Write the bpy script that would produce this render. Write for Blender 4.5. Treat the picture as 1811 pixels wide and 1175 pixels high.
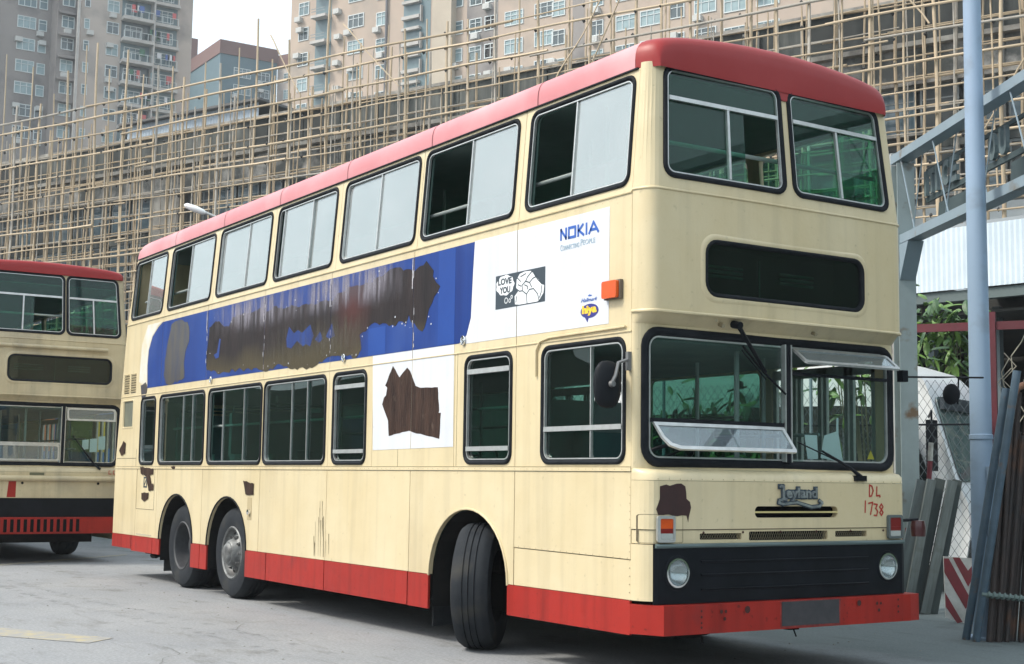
import bpy, bmesh, math, random
from mathutils import Vector, Matrix
from mathutils.geometry import tessellate_polygon
R_ = random.Random(7)
sc = bpy.context.scene
for o in list(bpy.data.objects): bpy.data.objects.remove(o)
# ------------------------------------------------------------------ camera
cd = bpy.data.cameras.new('camera'); cam = bpy.data.objects.new('camera', cd); sc.collection.objects.link(cam)
cd.sensor_width = 36; cd.lens = 48.946; cd.clip_start = 0.05; cd.clip_end = 2000
cam.matrix_world = Matrix(((0.54487, 0.08030, 0.83466, 7.6266), (0.83841, -0.06820, -0.54076, -5.9334),
                           (0.01350, 0.99443, -0.10449, 1.385), (0, 0, 0, 1)))
sc.camera = cam
# ------------------------------------------------------------------ world, sun, exposure
SUN_EL, SUN_AZ = math.radians(50), math.radians(252)      # azimuth of the direction the light comes from, from +x
w = bpy.data.worlds.new('World'); sc.world = w; w.use_nodes = True
nt = w.node_tree; nt.nodes.clear()
sky = nt.nodes.new('ShaderNodeTexSky'); sky.sky_type = 'NISHITA'; sky.sun_disc = False
sky.sun_elevation = SUN_EL; sky.sun_rotation = math.pi / 2 - SUN_AZ; sky.dust_density = 6; sky.air_density = 1.0
bg1 = nt.nodes.new('ShaderNodeBackground'); bg1.inputs['Strength'].default_value = 0.06
bg2 = nt.nodes.new('ShaderNodeBackground'); bg2.inputs['Color'].default_value = (0.82, 0.94, 1.0, 1); bg2.inputs['Strength'].default_value = .92
add = nt.nodes.new('ShaderNodeAddShader'); wo = nt.nodes.new('ShaderNodeOutputWorld')
nt.links.new(sky.outputs[0], bg1.inputs['Color']); nt.links.new(bg1.outputs[0], add.inputs[0])
nt.links.new(bg2.outputs[0], add.inputs[1]); nt.links.new(add.outputs[0], wo.inputs['Surface'])
sd = bpy.data.lights.new('sun', 'SUN'); sd.energy = 2.5; sd.angle = math.radians(11); sd.color = (1.0, 0.95, 0.86)
sun = bpy.data.objects.new('sun', sd); sc.collection.objects.link(sun)
sv = Vector((math.cos(SUN_EL) * math.cos(SUN_AZ), math.cos(SUN_EL) * math.sin(SUN_AZ), math.sin(SUN_EL)))
sun.rotation_euler = sv.to_track_quat('Z', 'Y').to_euler(); sun.location = (0, -20, 30)
vs = sc.view_settings; sc.display_settings.display_device = 'sRGB'
vs.view_transform = 'Standard'; vs.look = 'None'; vs.gamma = 1; vs.exposure = 0.46
try: vs.use_curve_mapping = False
except Exception: pass
sc.cycles.max_bounces = 10; sc.cycles.transparent_max_bounces = 24
sc.cycles.caustics_reflective = False; sc.cycles.caustics_refractive = False

# ------------------------------------------------------------------ materials
MATS = {}
def mat(name, col, rough=0.6, col2=None, scale=3.0, metal=0.0, bump=0.0, bscale=40.0, spec=0.5, coat=0.0,
        stretch=(1, 1, 1), detail=6, lo=0.35, hi=0.65, dirt=None, dscale=1.2, dlo=.55, dhi=.75, streak=0.0, vary=0.0, bdist=.02):
    if name in MATS: return MATS[name]
    m = bpy.data.materials.new(name); m.use_nodes = True; n = m.node_tree; L = n.links
    b = n.nodes['Principled BSDF']
    b.inputs['Roughness'].default_value = rough; b.inputs['Metallic'].default_value = metal
    b.inputs['Specular IOR Level'].default_value = spec; b.inputs['Coat Weight'].default_value = coat
    b.inputs['Coat Roughness'].default_value = 0.12
    b.inputs['Base Color'].default_value = (*col, 1)
    tc = n.nodes.new('ShaderNodeTexCoord'); mp = n.nodes.new('ShaderNodeMapping'); mp.inputs['Scale'].default_value = stretch
    L.new(tc.outputs['Object'], mp.inputs['Vector'])
    last = None
    if col2:
        t = n.nodes.new('ShaderNodeTexNoise'); t.inputs['Scale'].default_value = scale; t.inputs['Detail'].default_value = detail
        t.inputs['Roughness'].default_value = .65
        L.new(mp.outputs[0], t.inputs['Vector'])
        r = n.nodes.new('ShaderNodeValToRGB'); r.color_ramp.elements[0].position = lo; r.color_ramp.elements[1].position = hi
        r.color_ramp.elements[0].color = (*col, 1); r.color_ramp.elements[1].color = (*col2, 1)
        L.new(t.outputs['Fac'], r.inputs[0]); last = r.outputs[0]
    if dirt:
        t2 = n.nodes.new('ShaderNodeTexNoise'); t2.inputs['Scale'].default_value = dscale; t2.inputs['Detail'].default_value = 8
        L.new(tc.outputs['Object'], t2.inputs['Vector'])
        r2 = n.nodes.new('ShaderNodeValToRGB'); r2.color_ramp.elements[0].position = dlo; r2.color_ramp.elements[1].position = dhi
        L.new(t2.outputs['Fac'], r2.inputs[0])
        mx = n.nodes.new('ShaderNodeMixRGB'); mx.inputs[2].default_value = (*dirt, 1)
        if last: L.new(last, mx.inputs[1])
        else: mx.inputs[1].default_value = (*col, 1)
        L.new(r2.outputs[0], mx.inputs[0]); last = mx.outputs[0]
    def shade(last, fac_socket, lo_, hi_, a0, a1):
        r3 = n.nodes.new('ShaderNodeMapRange'); r3.inputs['From Min'].default_value = a0; r3.inputs['From Max'].default_value = a1
        r3.inputs['To Min'].default_value = lo_; r3.inputs['To Max'].default_value = hi_; L.new(fac_socket, r3.inputs['Value'])
        m3 = n.nodes.new('ShaderNodeVectorMath'); m3.operation = 'SCALE'; L.new(last, m3.inputs[0]); L.new(r3.outputs[0], m3.inputs['Scale']); return m3.outputs[0]
    if streak and last:
        mp4 = n.nodes.new('ShaderNodeMapping'); mp4.inputs['Scale'].default_value = (9, 9, .45); L.new(tc.outputs['Object'], mp4.inputs[0])
        t4 = n.nodes.new('ShaderNodeTexNoise'); t4.inputs['Scale'].default_value = 1.0; t4.inputs['Detail'].default_value = 8; L.new(mp4.outputs[0], t4.inputs['Vector'])
        last = shade(last, t4.outputs['Fac'], 1.0, 1-streak, .48, .74)
        t5 = n.nodes.new('ShaderNodeTexNoise'); t5.inputs['Scale'].default_value = 22; t5.inputs['Detail'].default_value = 8; L.new(tc.outputs['Object'], t5.inputs['Vector'])
        last = shade(last, t5.outputs['Fac'], 1.0, 1-streak*1.6, .64, .76)
    if vary and last:
        oi = n.nodes.new('ShaderNodeObjectInfo'); last = shade(last, oi.outputs['Random'], 1-vary, 1.0, 0, 1)
    if last: L.new(last, b.inputs['Base Color'])
    if bump:
        t3 = n.nodes.new('ShaderNodeTexNoise'); t3.inputs['Scale'].default_value = bscale; t3.inputs['Detail'].default_value = 5
        L.new(mp.outputs[0], t3.inputs['Vector'])
        bp = n.nodes.new('ShaderNodeBump'); bp.inputs['Strength'].default_value = bump; bp.inputs['Distance'].default_value = bdist
        L.new(t3.outputs['Fac'], bp.inputs['Height']); L.new(bp.outputs[0], b.inputs['Normal'])
    MATS[name] = m; return m

def glass(name, tint, ior=1.5, film=0.04, filmcol=(.6, .65, .65), rough=0.0):
    m = bpy.data.materials.new(name); m.use_nodes = True; n = m.node_tree; n.nodes.clear(); L = n.links
    o = n.nodes.new('ShaderNodeOutputMaterial'); tr = n.nodes.new('ShaderNodeBsdfTransparent'); tr.inputs[0].default_value = (*tint, 1)
    gl = n.nodes.new('ShaderNodeBsdfGlossy'); gl.inputs['Roughness'].default_value = rough; gl.inputs[0].default_value = (.95, 1, 1, 1)
    geo = n.nodes.new('ShaderNodeNewGeometry'); dp = n.nodes.new('ShaderNodeVectorMath'); dp.operation = 'DOT_PRODUCT'
    L.new(geo.outputs['Normal'], dp.inputs[0]); L.new(geo.outputs['Incoming'], dp.inputs[1])
    def mth(op, a, b=None):
        q = n.nodes.new('ShaderNodeMath'); q.operation = op
        for i_, x_ in enumerate((a, b)):
            if x_ is None: continue
            if isinstance(x_, (int, float)): q.inputs[i_].default_value = x_
            else: L.new(x_, q.inputs[i_])
        return q.outputs[0]
    f0 = ((ior-1)/(ior+1))**2
    sch = mth('ADD', mth('MULTIPLY', mth('POWER', mth('SUBTRACT', 1.0, mth('ABSOLUTE', dp.outputs['Value'])), 5.0), 1-f0), f0)
    df = n.nodes.new('ShaderNodeBsdfDiffuse'); df.inputs[0].default_value = (*filmcol, 1)
    m1 = n.nodes.new('ShaderNodeMixShader'); m2 = n.nodes.new('ShaderNodeMixShader')
    tx = n.nodes.new('ShaderNodeTexNoise'); tx.inputs['Scale'].default_value = 2.2; tx.inputs['Detail'].default_value = 6
    tc = n.nodes.new('ShaderNodeTexCoord'); L.new(tc.outputs['Object'], tx.inputs['Vector'])
    mm = n.nodes.new('ShaderNodeMath'); mm.operation = 'MULTIPLY_ADD'; mm.inputs[1].default_value = film * .7; mm.inputs[2].default_value = film * .65
    L.new(tx.outputs['Fac'], mm.inputs[0]); L.new(mm.outputs[0], m1.inputs[0])
    L.new(tr.outputs[0], m1.inputs[1]); L.new(df.outputs[0], m1.inputs[2])
    L.new(sch, m2.inputs[0]); L.new(m1.outputs[0], m2.inputs[1]); L.new(gl.outputs[0], m2.inputs[2])
    L.new(m2.outputs[0], o.inputs[0]); MATS[name] = m; return m

CREAM = mat('cream_paint', (.665, .565, .365), .40, (.62, .51, .305), 1.3, bump=.35, bscale=2.2, bdist=.03, coat=.12, streak=.13, vary=.045, dirt=(.50, .40, .24), dscale=.9, dlo=.60, dhi=.86)
CREAM_B = mat('old_cream_paint', (.62, .52, .33), .5, (.54, .44, .27), 1.8, coat=.1, streak=.2, vary=.05, dirt=(.33, .28, .20), dscale=1.4, dlo=.5, dhi=.8)
RED = mat('red_paint', (.37, .020, .012), .42, (.31, .016, .010), 2.0, spec=.35, bump=.3, bscale=2.5, bdist=.03, streak=.36, vary=.08, dirt=(.20, .02, .018), dscale=3, dlo=.6, dhi=.8)
ROOFRED = mat('roof_red_paint', (.26, .013, .013), .42, (.30, .024, .024), 1.2, spec=.35, bump=.02, bscale=5)
ROOFPINK = mat('pink_roof_paint', (.58, .235, .25), .42, (.54, .185, .20), 1.0, spec=.45, bump=.02, bscale=5, dirt=(.68, .37, .38), dscale=.8, dlo=.5, dhi=.75)
BLACKP = mat('black_plastic', (.006, .0075, .010), .42, (.010, .012, .016), 4, spec=.10)
RUBBER = mat('black_rubber', (.008, .010, .013), .6, (.016, .018, .022), 8, spec=.10)
TYRE = mat('tyre_rubber', (.013, .016, .021), .8, (.022, .026, .031), 5, dirt=(.05, .048, .043), dscale=4, dlo=.52, dhi=.75, bump=.1, bscale=30, spec=.25)
ALU = mat('dull_aluminium', (.62, .63, .62), .38, (.5, .51, .5), 12, metal=.75)
CHROME = mat('chrome', (.8, .8, .8), .12, metal=1.0)
STEEL = mat('painted_steel', (.55, .55, .52), .5, (.3, .28, .26), 6)
DARK = mat('dark_void', (.006, .006, .007), .95, spec=.1)
WELL = mat('wheel_well', (.010, .011, .012), .95, (.018, .017, .016), 4, spec=.1)
INT = mat('interior_panel', (.06, .11, .10), .7, (.08, .14, .12), 2, spec=.2)
CEIL = mat('interior_ceiling', (.16, .21, .20), .7, (.12, .17, .16), 2, spec=.2)
FLOORM = mat('interior_floor', (.06, .07, .06), .8, (.1, .1, .09), 5)
SEATM = mat('seat_vinyl', (.05, .13, .13), .5, (.04, .10, .10), 3)
WHITEAD = mat('white_vinyl', (.66, .68, .72), .35, (.61, .63, .67), 2.0, coat=.1, bump=.4, bscale=2.0, bdist=.03, streak=.08)
BLUEAD = mat('blue_vinyl', (.004, .025, .16), .4, (.008, .044, .23), .9, spec=.2, dirt=(.035, .075, .26), dscale=1.1, dlo=.5, dhi=.8, stretch=(3.0, 1, .25), bump=.03, bscale=3)
BROWN = mat('scraped_brown', (.022, .010, .007), .5, (.062, .034, .024), 3.2, bump=.3, bscale=14, stretch=(3, 1, .7), spec=.15, streak=.5, dirt=(.10, .07, .055), dscale=7, dlo=.62, dhi=.74)
SCUFF = mat('weathered_grey', (.060, .050, .034), .5, (.02, .022, .05), 3.5, stretch=(2, 1, .5), coat=.2)
BLUEINK = mat('blue_ink', (.02, .10, .42), .4)
PALEINK = mat('pale_blue_ink', (.30, .42, .52), .5)
NAVY = mat('navy_ink', (.03, .03, .22), .4); YEL = mat('yellow_ink', (.85, .55, .04), .4)
INK = mat('black_ink', (.03, .045, .06), .4)
PIXW = mat('white_ink', (.78, .80, .82), .4)
REDPAINT = mat('red_brush_paint', (.40, .03, .02), .5)
ORANGE = mat('orange_lens', (.70, .10, .006), .3, (.58, .07, .004), 9, coat=.1)
REDLENS = mat('red_lens', (.18, .006, .005), .3, coat=.1)
CLEAR = mat('clear_lens', (.5, .52, .5), .15, coat=.5, metal=.3)
PAPER = mat('paper', (.75, .78, .82), .7)
G_SKY = glass('pale_upper_glass', (.40, .56, .52), 3.2, .26, (.70, .68, .68))  # pale film and raised reflectance whiten the upper panes
G_SIDE = glass('tinted_lower_glass', (.32, .52, .47), 1.5, .006)
G_FRONT = glass('tinted_front_glass', (.42, .70, .60), 1.42, .012, (.40, .55, .50))
G_WS = glass('windscreen_glass', (.80, .88, .86), 1.4, .012)
G_VAN = glass('van_glass', (.20, .26, .26), 1.6, .04)
G_BUILD = mat('building_glass', (.05, .085, .11), .12, (.09, .14, .17), 1.3, spec=.8)

# ------------------------------------------------------------------ mesh tools
class MB:
    def __init__(s): s.v = []; s.f = []; s.m = []
    def add(s, vs, fs, mi=0):
        o = len(s.v); s.v += [tuple(p) for p in vs]; s.f += [tuple(i + o for i in f) for f in fs]; s.m += [mi] * len(fs); return s
    def box(s, a, b, mi=0, M=None):
        x0, y0, z0 = a; x1, y1, z1 = b
        vs = [Vector(p) for p in ((x0,y0,z0),(x1,y0,z0),(x1,y1,z0),(x0,y1,z0),(x0,y0,z1),(x1,y0,z1),(x1,y1,z1),(x0,y1,z1))]
        if M: vs = [M @ p for p in vs]
        return s.add(vs, [(0,3,2,1),(4,5,6,7),(0,1,5,4),(1,2,6,5),(2,3,7,6),(3,0,4,7)], mi)
    def cbox(s, c, h, M=None, mi=0):
        return s.box([c[i] - h[i] for i in range(3)], [c[i] + h[i] for i in range(3)], mi, M)
    def tube(s, pts, r, n=8, mi=0, closed=False, caps=True):
        pts = [Vector(p) for p in pts]; N = len(pts); vs = []
        rs = r if isinstance(r, (list, tuple)) else [r] * N
        up = None
        for i, p in enumerate(pts):
            if closed: t = pts[(i + 1) % N] - pts[i - 1]
            else: t = pts[min(i + 1, N - 1)] - pts[max(i - 1, 0)]
            if t.length < 1e-9: t = Vector((0, 0, 1))
            t.normalize()
            if up is None: up = t.orthogonal().normalized()
            up = (up - t * up.dot(t))
            up = up.normalized() if up.length > 1e-6 else t.orthogonal().normalized()
            q = t.cross(up)
            for k in range(n):
                a = 2 * math.pi * k / n; vs.append(p + (up * math.cos(a) + q * math.sin(a)) * rs[i])
        fs = []
        for i in range(N if closed else N - 1):
            j = (i + 1) % N
            for k in range(n): fs.append((i*n+k, i*n+(k+1)%n, j*n+(k+1)%n, j*n+k))
        if caps and not closed: fs += [tuple(range(n))[::-1], tuple((N-1)*n+k for k in range(n))]
        return s.add(vs, fs, mi)
    def lathe(s, prof, c=(0,0,0), ax='y', n=40, mi=0, M=None):
        vs = []
        for r, h in prof:
            for k in range(n):
                a = 2*math.pi*k/n; u, v = r*math.cos(a), r*math.sin(a)
                p = {'y': (u, h, v), 'x': (h, u, v), 'z': (u, v, h)}[ax]
                q = Vector(p)
                if M: q = M @ q
                vs.append(q + Vector(c))
        fs = [(i*n+k, i*n+(k+1)%n, (i+1)*n+(k+1)%n, (i+1)*n+k) for i in range(len(prof)-1) for k in range(n)]
        return s.add(vs, fs, mi)
    def disc(s, c, r, ax='x', n=24, mi=0, M=None):
        return s.lathe([(1e-4, 0), (r, 0)], c, ax, n, mi, M)
    def merge(s, o, fn=None, mi=None):
        k = len(s.v); s.v += [tuple(fn(*p)) if fn else p for p in o.v]; s.f += [tuple(i+k for i in f) for f in o.f]
        s.m += o.m if mi is None else [mi]*len(o.m); return s
    def map(s, fn): s.v = [tuple(fn(*p)) for p in s.v]; return s
    def mesh(s, name, mats, smooth=None):
        me = bpy.data.meshes.new(name); me.from_pydata(s.v, [], s.f); 
        for m in (mats if isinstance(mats, (list, tuple)) else [mats]): me.materials.append(m)
        if any(s.m): me.polygons.foreach_set('material_index', s.m)
        me.validate(); 
        if smooth:
            me.polygons.foreach_set('use_smooth', [True]*len(me.polygons))
            try: me.set_sharp_from_angle(angle=math.radians(smooth))
            except Exception: pass
        me.update(); return me
    def build(s, name, mats, parent=None, smooth=None, label=None, kind=None, loc=None, rotz=0):
        o = bpy.data.objects.new(name, s.mesh(name, mats, smooth)); sc.collection.objects.link(o)
        if parent: o.parent = parent
        if label: o['label'] = label
        if kind: o['kind'] = kind
        if loc: o.location = loc
        if rotz: o.rotation_euler = (0, 0, rotz)
        return o
def inst(name, me, parent=None, loc=(0,0,0), rot=(0,0,0), scl=(1,1,1)):
    o = bpy.data.objects.new(name, me); sc.collection.objects.link(o); o.parent = parent
    o.location = loc; o.rotation_euler = rot; o.scale = scl; return o
def thing(name, label, cat, loc=(0,0,0), rotz=0, group=None):
    o = bpy.data.objects.new(name, None); sc.collection.objects.link(o); o.empty_display_size = .3
    o.location = loc; o.rotation_euler = (0, 0, rotz); o['label'] = label; o['category'] = cat
    if group: o['group'] = group
    return o
def tag(o, label, cat, group=None):
    o['label'] = label; o['category'] = cat
    if group: o['group'] = group
    return o
def struct(o): o['kind'] = 'structure'; return o

def rrect(x0, z0, x1, z1, r, n=5):
    P = []
    for cx, cz, a0 in ((x1-r, z1-r, 0), (x0+r, z1-r, 90), (x0+r, z0+r, 180), (x1-r, z0+r, 270)):
        for k in range(n+1):
            a = math.radians(a0 + 90*k/n); P.append((cx + r*math.cos(a), cz + r*math.sin(a)))
    return P
def ccw(p):
    a = sum(p[i][0]*p[(i+1) % len(p)][1] - p[(i+1) % len(p)][0]*p[i][1] for i in range(len(p)))
    return p if a > 0 else p[::-1]
def plate(outline, holes=(), t=.01, cuts=(), w0=0.0, vcuts=()):
    """flat plate in (u,v) with holes, from w=w0-t to w=w0; cuts = extra u lines so it can be bent"""
    loops = [ccw(list(outline))] + [ccw(list(h))[::-1] for h in holes]
    tri = tessellate_polygon([[Vector((a, b, 0)) for a, b in l] for l in loops])
    flat = [p for l in loops for p in l]
    bm = bmesh.new(); V = [bm.verts.new((a, b, 0)) for a, b in flat]
    for f in tri:
        try: bm.faces.new([V[i] for i in f])
        except ValueError: pass
    for f in bm.faces:
        f.normal_update()
        if f.normal.z < 0: f.normal_flip()
    for i, (cuts_, no) in enumerate(((cuts, (1,0,0)), (vcuts, (0,1,0)))):
        for c in cuts_:
            bmesh.ops.bisect_plane(bm, geom=bm.verts[:]+bm.edges[:]+bm.faces[:], dist=1e-5,
                                   plane_co=(c*no[0], c*no[1], 0), plane_no=no)
    bm.verts.index_update(); n = len(bm.verts); m = MB()
    vs = [(v.co.x, v.co.y, w0) for v in bm.verts] + [(v.co.x, v.co.y, w0-t) for v in bm.verts]
    fs = [tuple(v.index for v in f.verts) for f in bm.faces]
    fs += [tuple(i+n for i in f[::-1]) for f in fs]
    for e in bm.edges:
        if len(e.link_faces) == 1:
            f = e.link_faces[0]; a, b = e.verts[0].index, e.verts[1].index
            idx = [v.index for v in f.verts]; i = idx.index(a)
            if idx[(i+1) % len(idx)] != b: a, b = b, a
            fs.append((b, a, a+n, b+n))
    bm.free(); return m.add(vs, fs)
def ringloft(rects, n=5, mi=0, m=None):
    """rects: list of (x0,z0,x1,z1,r,w)"""
    m = m or MB(); vs = []
    for x0, z0, x1, z1, r, w_ in rects: vs += [(a, b, w_) for a, b in rrect(x0, z0, x1, z1, r, n)]
    N = 4*(n+1); fs = []
    for k in range(len(rects)-1):
        for i in range(N):
            j = (i+1) % N; fs.append((k*N+i, k*N+j, (k+1)*N+j, (k+1)*N+i))
    return m.add(vs, fs, mi)
def gasket(x0, z0, x1, z1, r, wd=.035, h=.016):
    wd *= 1.12; pr = [(0, -.002), (.004, h*.7), (wd*.35, h), (wd*.7, h*.8), (wd, -.004), (wd, -.03)]
    return ringloft([(x0+d, z0+d, x1-d, z1-d, max(r-d, .004), h_) for d, h_ in pr])
def alu_ring(x0, z0, x1, z1, r, wd=.009, h=.003, dep=.02):
    pr = [(0, h), (wd, h), (wd, -dep)]
    return ringloft([(x0+d, z0+d, x1-d, z1-d, max(r-d, .004), h_) for d, h_ in pr])
def stroke(pts, wd, t=.004, w0=0.0, closed=False):
    """flat ribbon along 2D points"""
    m = MB(); P = [Vector(p) for p in pts]
    if closed: P = P + [P[0]]
    for i in range(len(P)-1):
        d = P[i+1]-P[i]
        if d.length < 1e-6: continue
        d.normalize(); nn = Vector((-d.y, d.x))*wd/2; e = d*wd*.35; w_ = w0 + .0004*(i % 3)
        a, b = P[i]-e, P[i+1]+e
        q = [a-nn, b-nn, b+nn, a+nn]
        m.add([(p.x, p.y, w_) for p in q]+[(p.x, p.y, w_-t) for p in q], [(0,1,2,3),(4,7,6,5),(0,4,5,1),(1,5,6,2),(2,6,7,3),(3,7,4,0)])
    return m
def textmesh(s, size, ext=.002, shear=0.0, off=0.0, sx=1.0):
    cu = bpy.data.curves.new('txt', 'FONT'); cu.body = s; cu.size = size; cu.extrude = ext; cu.shear = shear; cu.offset = off; cu.resolution_u = 3
    o = bpy.data.objects.new('txt', cu); sc.collection.objects.link(o); dg = bpy.context.evaluated_depsgraph_get()
    me = bpy.data.meshes.new_from_object(o.evaluated_get(dg)); m = MB()
    m.add([(v.co.x*sx, v.co.y, v.co.z) for v in me.vertices], [tuple(p.vertices) for p in me.polygons])
    bpy.data.objects.remove(o); bpy.data.meshes.remove(me); bpy.data.curves.remove(cu)
    xs = [p[0] for p in m.v]; m.w = max(xs)-min(xs); m.x0 = min(xs); return m
def tofit(m, x0, x1, z0, z1, w_=0.0):
    xs = [p[0] for p in m.v]; ys = [p[1] for p in m.v]; a, b, c, d = min(xs), max(xs), min(ys), max(ys)
    return m.map(lambda u, v, q: (x0+(u-a)/(b-a)*(x1-x0), z0+(v-c)/(d-c)*(z1-z0), w_+q))

# ------------------------------------------------------------------ ground
def ground_mat():
    m = bpy.data.materials.new('concrete_yard'); m.use_nodes = True; n = m.node_tree; L = n.links; b = n.nodes['Principled BSDF']
    tc = n.nodes.new('ShaderNodeTexCoord')
    def noise(s, d, stretch=(1,1,1)):
        mp = n.nodes.new('ShaderNodeMapping'); mp.inputs['Scale'].default_value = stretch; L.new(tc.outputs['Object'], mp.inputs[0])
        t = n.nodes.new('ShaderNodeTexNoise'); t.inputs['Scale'].default_value = s; t.inputs['Detail'].default_value = d; t.inputs['Roughness'].default_value = .7
        L.new(mp.outputs[0], t.inputs['Vector']); return t.outputs['Fac']
    def ramp(f, a, b_, c0, c1):
        r = n.nodes.new('ShaderNodeValToRGB'); r.color_ramp.elements[0].position = a; r.color_ramp.elements[1].position = b_
        r.color_ramp.elements[0].color = (*c0, 1); r.color_ramp.elements[1].color = (*c1, 1); L.new(f, r.inputs[0]); return r.outputs[0]
    c = ramp(noise(.35, 8), .3, .7, (.215, .225, .24), (.31, .315, .32))
    st = ramp(noise(.9, 10, (1, 1.6, 1)), .56, .74, (0, 0, 0), (1, 1, 1))
    mx = n.nodes.new('ShaderNodeMixRGB'); mx.inputs[2].default_value = (.17, .165, .15, 1); L.new(c, mx.inputs[1])
    mf = n.nodes.new('ShaderNodeMath'); mf.operation = 'MULTIPLY'; mf.inputs[1].default_value = .55; L.new(st, mf.inputs[0]); L.new(mf.outputs[0], mx.inputs[0])
    sp = ramp(noise(38, 4), .42, .62, (.80, .80, .80), (1.06, 1.06, 1.06))
    m2 = n.nodes.new('ShaderNodeMixRGB'); m2.blend_type = 'MULTIPLY'; m2.inputs[0].default_value = 1; L.new(mx.outputs[0], m2.inputs[1]); L.new(sp, m2.inputs[2])
    sp2 = ramp(noise(3.2, 8, (.5, 2.2, 1)), .56, .68, (1, 1, 1), (.72, .71, .68))
    m3 = n.nodes.new('ShaderNodeMixRGB'); m3.blend_type = 'MULTIPLY'; m3.inputs[0].default_value = .8; L.new(m2.outputs[0], m3.inputs[1]); L.new(sp2, m3.inputs[2])
    sx = n.nodes.new('ShaderNodeSeparateXYZ'); L.new(tc.outputs['Object'], sx.inputs[0])
    def mth(op, a, b_=None):
        q = n.nodes.new('ShaderNodeMath'); q.operation = op
        for i_, x_ in enumerate((a, b_)):
            if x_ is None: continue
            if isinstance(x_, (int, float)): q.inputs[i_].default_value = x_
            else: L.new(x_, q.inputs[i_])
        return q.outputs[0]
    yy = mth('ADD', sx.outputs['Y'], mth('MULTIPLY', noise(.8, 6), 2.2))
    shade_tint = ramp(mth('MULTIPLY', mth('SUBTRACT', yy, 2.6), .5), .0, .8, (1, 1, 1), (.40, .48, .47))  # shade on the bus's far side painted into the concrete colour
    m4 = n.nodes.new('ShaderNodeMixRGB'); m4.blend_type = 'MULTIPLY'; m4.inputs[0].default_value = 1; L.new(m3.outputs[0], m4.inputs[1]); L.new(shade_tint, m4.inputs[2])
    oil = ramp(noise(1.6, 6, (.6, 1, 1)), .56, .70, (1, 1, 1), (.60, .58, .54))
    m5 = n.nodes.new('ShaderNodeMixRGB'); m5.blend_type = 'MULTIPLY'; m5.inputs[0].default_value = .9; L.new(m4.outputs[0], m5.inputs[1]); L.new(oil, m5.inputs[2])
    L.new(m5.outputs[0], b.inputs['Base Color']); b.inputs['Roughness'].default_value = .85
    bp = n.nodes.new('ShaderNodeBump'); bp.inputs['Strength'].default_value = .25; bp.inputs['Distance'].default_value = .01
    L.new(noise(60, 5), bp.inputs['Height']); L.new(bp.outputs[0], b.inputs['Normal']); return m
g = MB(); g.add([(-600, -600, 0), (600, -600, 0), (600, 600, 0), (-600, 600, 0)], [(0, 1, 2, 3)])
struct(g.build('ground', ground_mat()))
LINEY = mat('faded_yellow_line', (.37, .32, .20), .85, (.27, .265, .25), 7, lo=.36, hi=.54)
m = plate([(-7.6, -4.42), (-5.45, -2.89), (-4.18, -2.24), (-3.93, -2.52), (-4.83, -3.08), (-7.0, -4.7)], t=.001, w0=.004)
struct(m.build('yellow_road_marking', LINEY))
m = plate([(-12.6, -3.0), (-16.2, 1.70), (-15.9, 1.60), (-12.2, -3.0)], t=.001, w0=.004)
struct(m.build('yellow_road_marking', LINEY))
# unseen ridge: peak mirrored in upper windows, far arc added to darken bus front
HILLM = mat('offscreen_wooded_hill', (.014, .030, .020), 1.0, (.030, .050, .030), .2, spec=.05)
hl = MB(); vs = []; prof = []
def hill_el(az):   # az degrees, measured from -x towards -y
    e = 4.6 + .5*math.sin(az*.21) + .3*math.sin(az*.73+1)
    e += 9.4*math.exp(-((az-32.3)/2.7)**4)
    if az > 42: e += 2.5*(1-math.exp(-((az-42)/25)**2))
    if az > 190: e += 13*min(1, (az-190)/18)  # rise added to block sky and darken the bus front and its glass
    return e
azs = [a*.75 for a in range(-16, 352)]
for a in azs:
    if a > 262: continue
    el = math.radians(hill_el(a)); ar = math.radians(a); d = 260
    for rr, hh in ((60, -2), (78, .55), (95, 1.0), (125, .6)):
        vs.append((-2-rr*math.cos(ar), -rr*math.sin(ar), max(-1, 1.4+95*math.tan(el)*hh if hh > 0 else -2)))
nn = len(vs)//4
hl.add(vs, [(i*4+k, (i+1)*4+k, (i+1)*4+k+1, i*4+k+1) for i in range(nn-1) for k in range(3)])
struct(hl.build('offscreen_hill', HILLM, smooth=60))

# ================================================================== BUS
W = 2.6
def tum(z): return max(0.0, z-3.4)*.078
def side(u, v, w_): return (u, tum(v)-w_, v)
def side_far(u, v, w_): return (u, W-tum(v)+w_, v)
def xfront(z):
    if z < 3.42: return .17
    return .17-(z-3.42)*.09
CORN = .105
def front(y, z, w_, base=None):
    X = xfront(z) if base is None else base
    d = min(y, W-y)
    if d < CORN:
        k = 1-max(0, d)/CORN; x = X*math.sqrt(max(0, 1-k*k)); nx = math.sqrt(max(0, 1-k*k*.9)); ny = -math.sqrt(1-nx*nx)*(1 if y < W/2 else -1)
    else: x = X + .018*(1-((y-1.3)/1.17)**2); nx, ny = 1, 0
    s = (1.3-tum(z))/1.3
    return (x+w_*nx, 1.3+(y-1.3)*s+w_*ny, z)
FC = [.004, .012, .025, .045, .07, .1, .13, .35, .6, .85, 1.1, 1.3, 1.5, 1.75, 2.0, 2.25, 2.47, 2.5, 2.53, 2.555, 2.575, 2.588, 2.596]
SEAMS = [-9.80, -8.2, -6.48, -4.82, -3.14, -1.465]
UP = [(-1.38, -.035), (-3.06, -1.53), (-4.68, -3.15), (-6.32, -4.84), (-8.01, -6.47), (-9.70, -8.17), (-11.15, -9.87)]
LOW = [(-1.11, -.06), (-2.24, -1.51), (-4.73, -4.00), (-6.43, -4.87), (-8.09, -6.47), (-9.81, -8.19), (-10.55, -9.95)]
XR = lambda z: -11.56 if z < 1.5 else -11.56+(z-1.5)*.145      # rear profile
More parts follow.
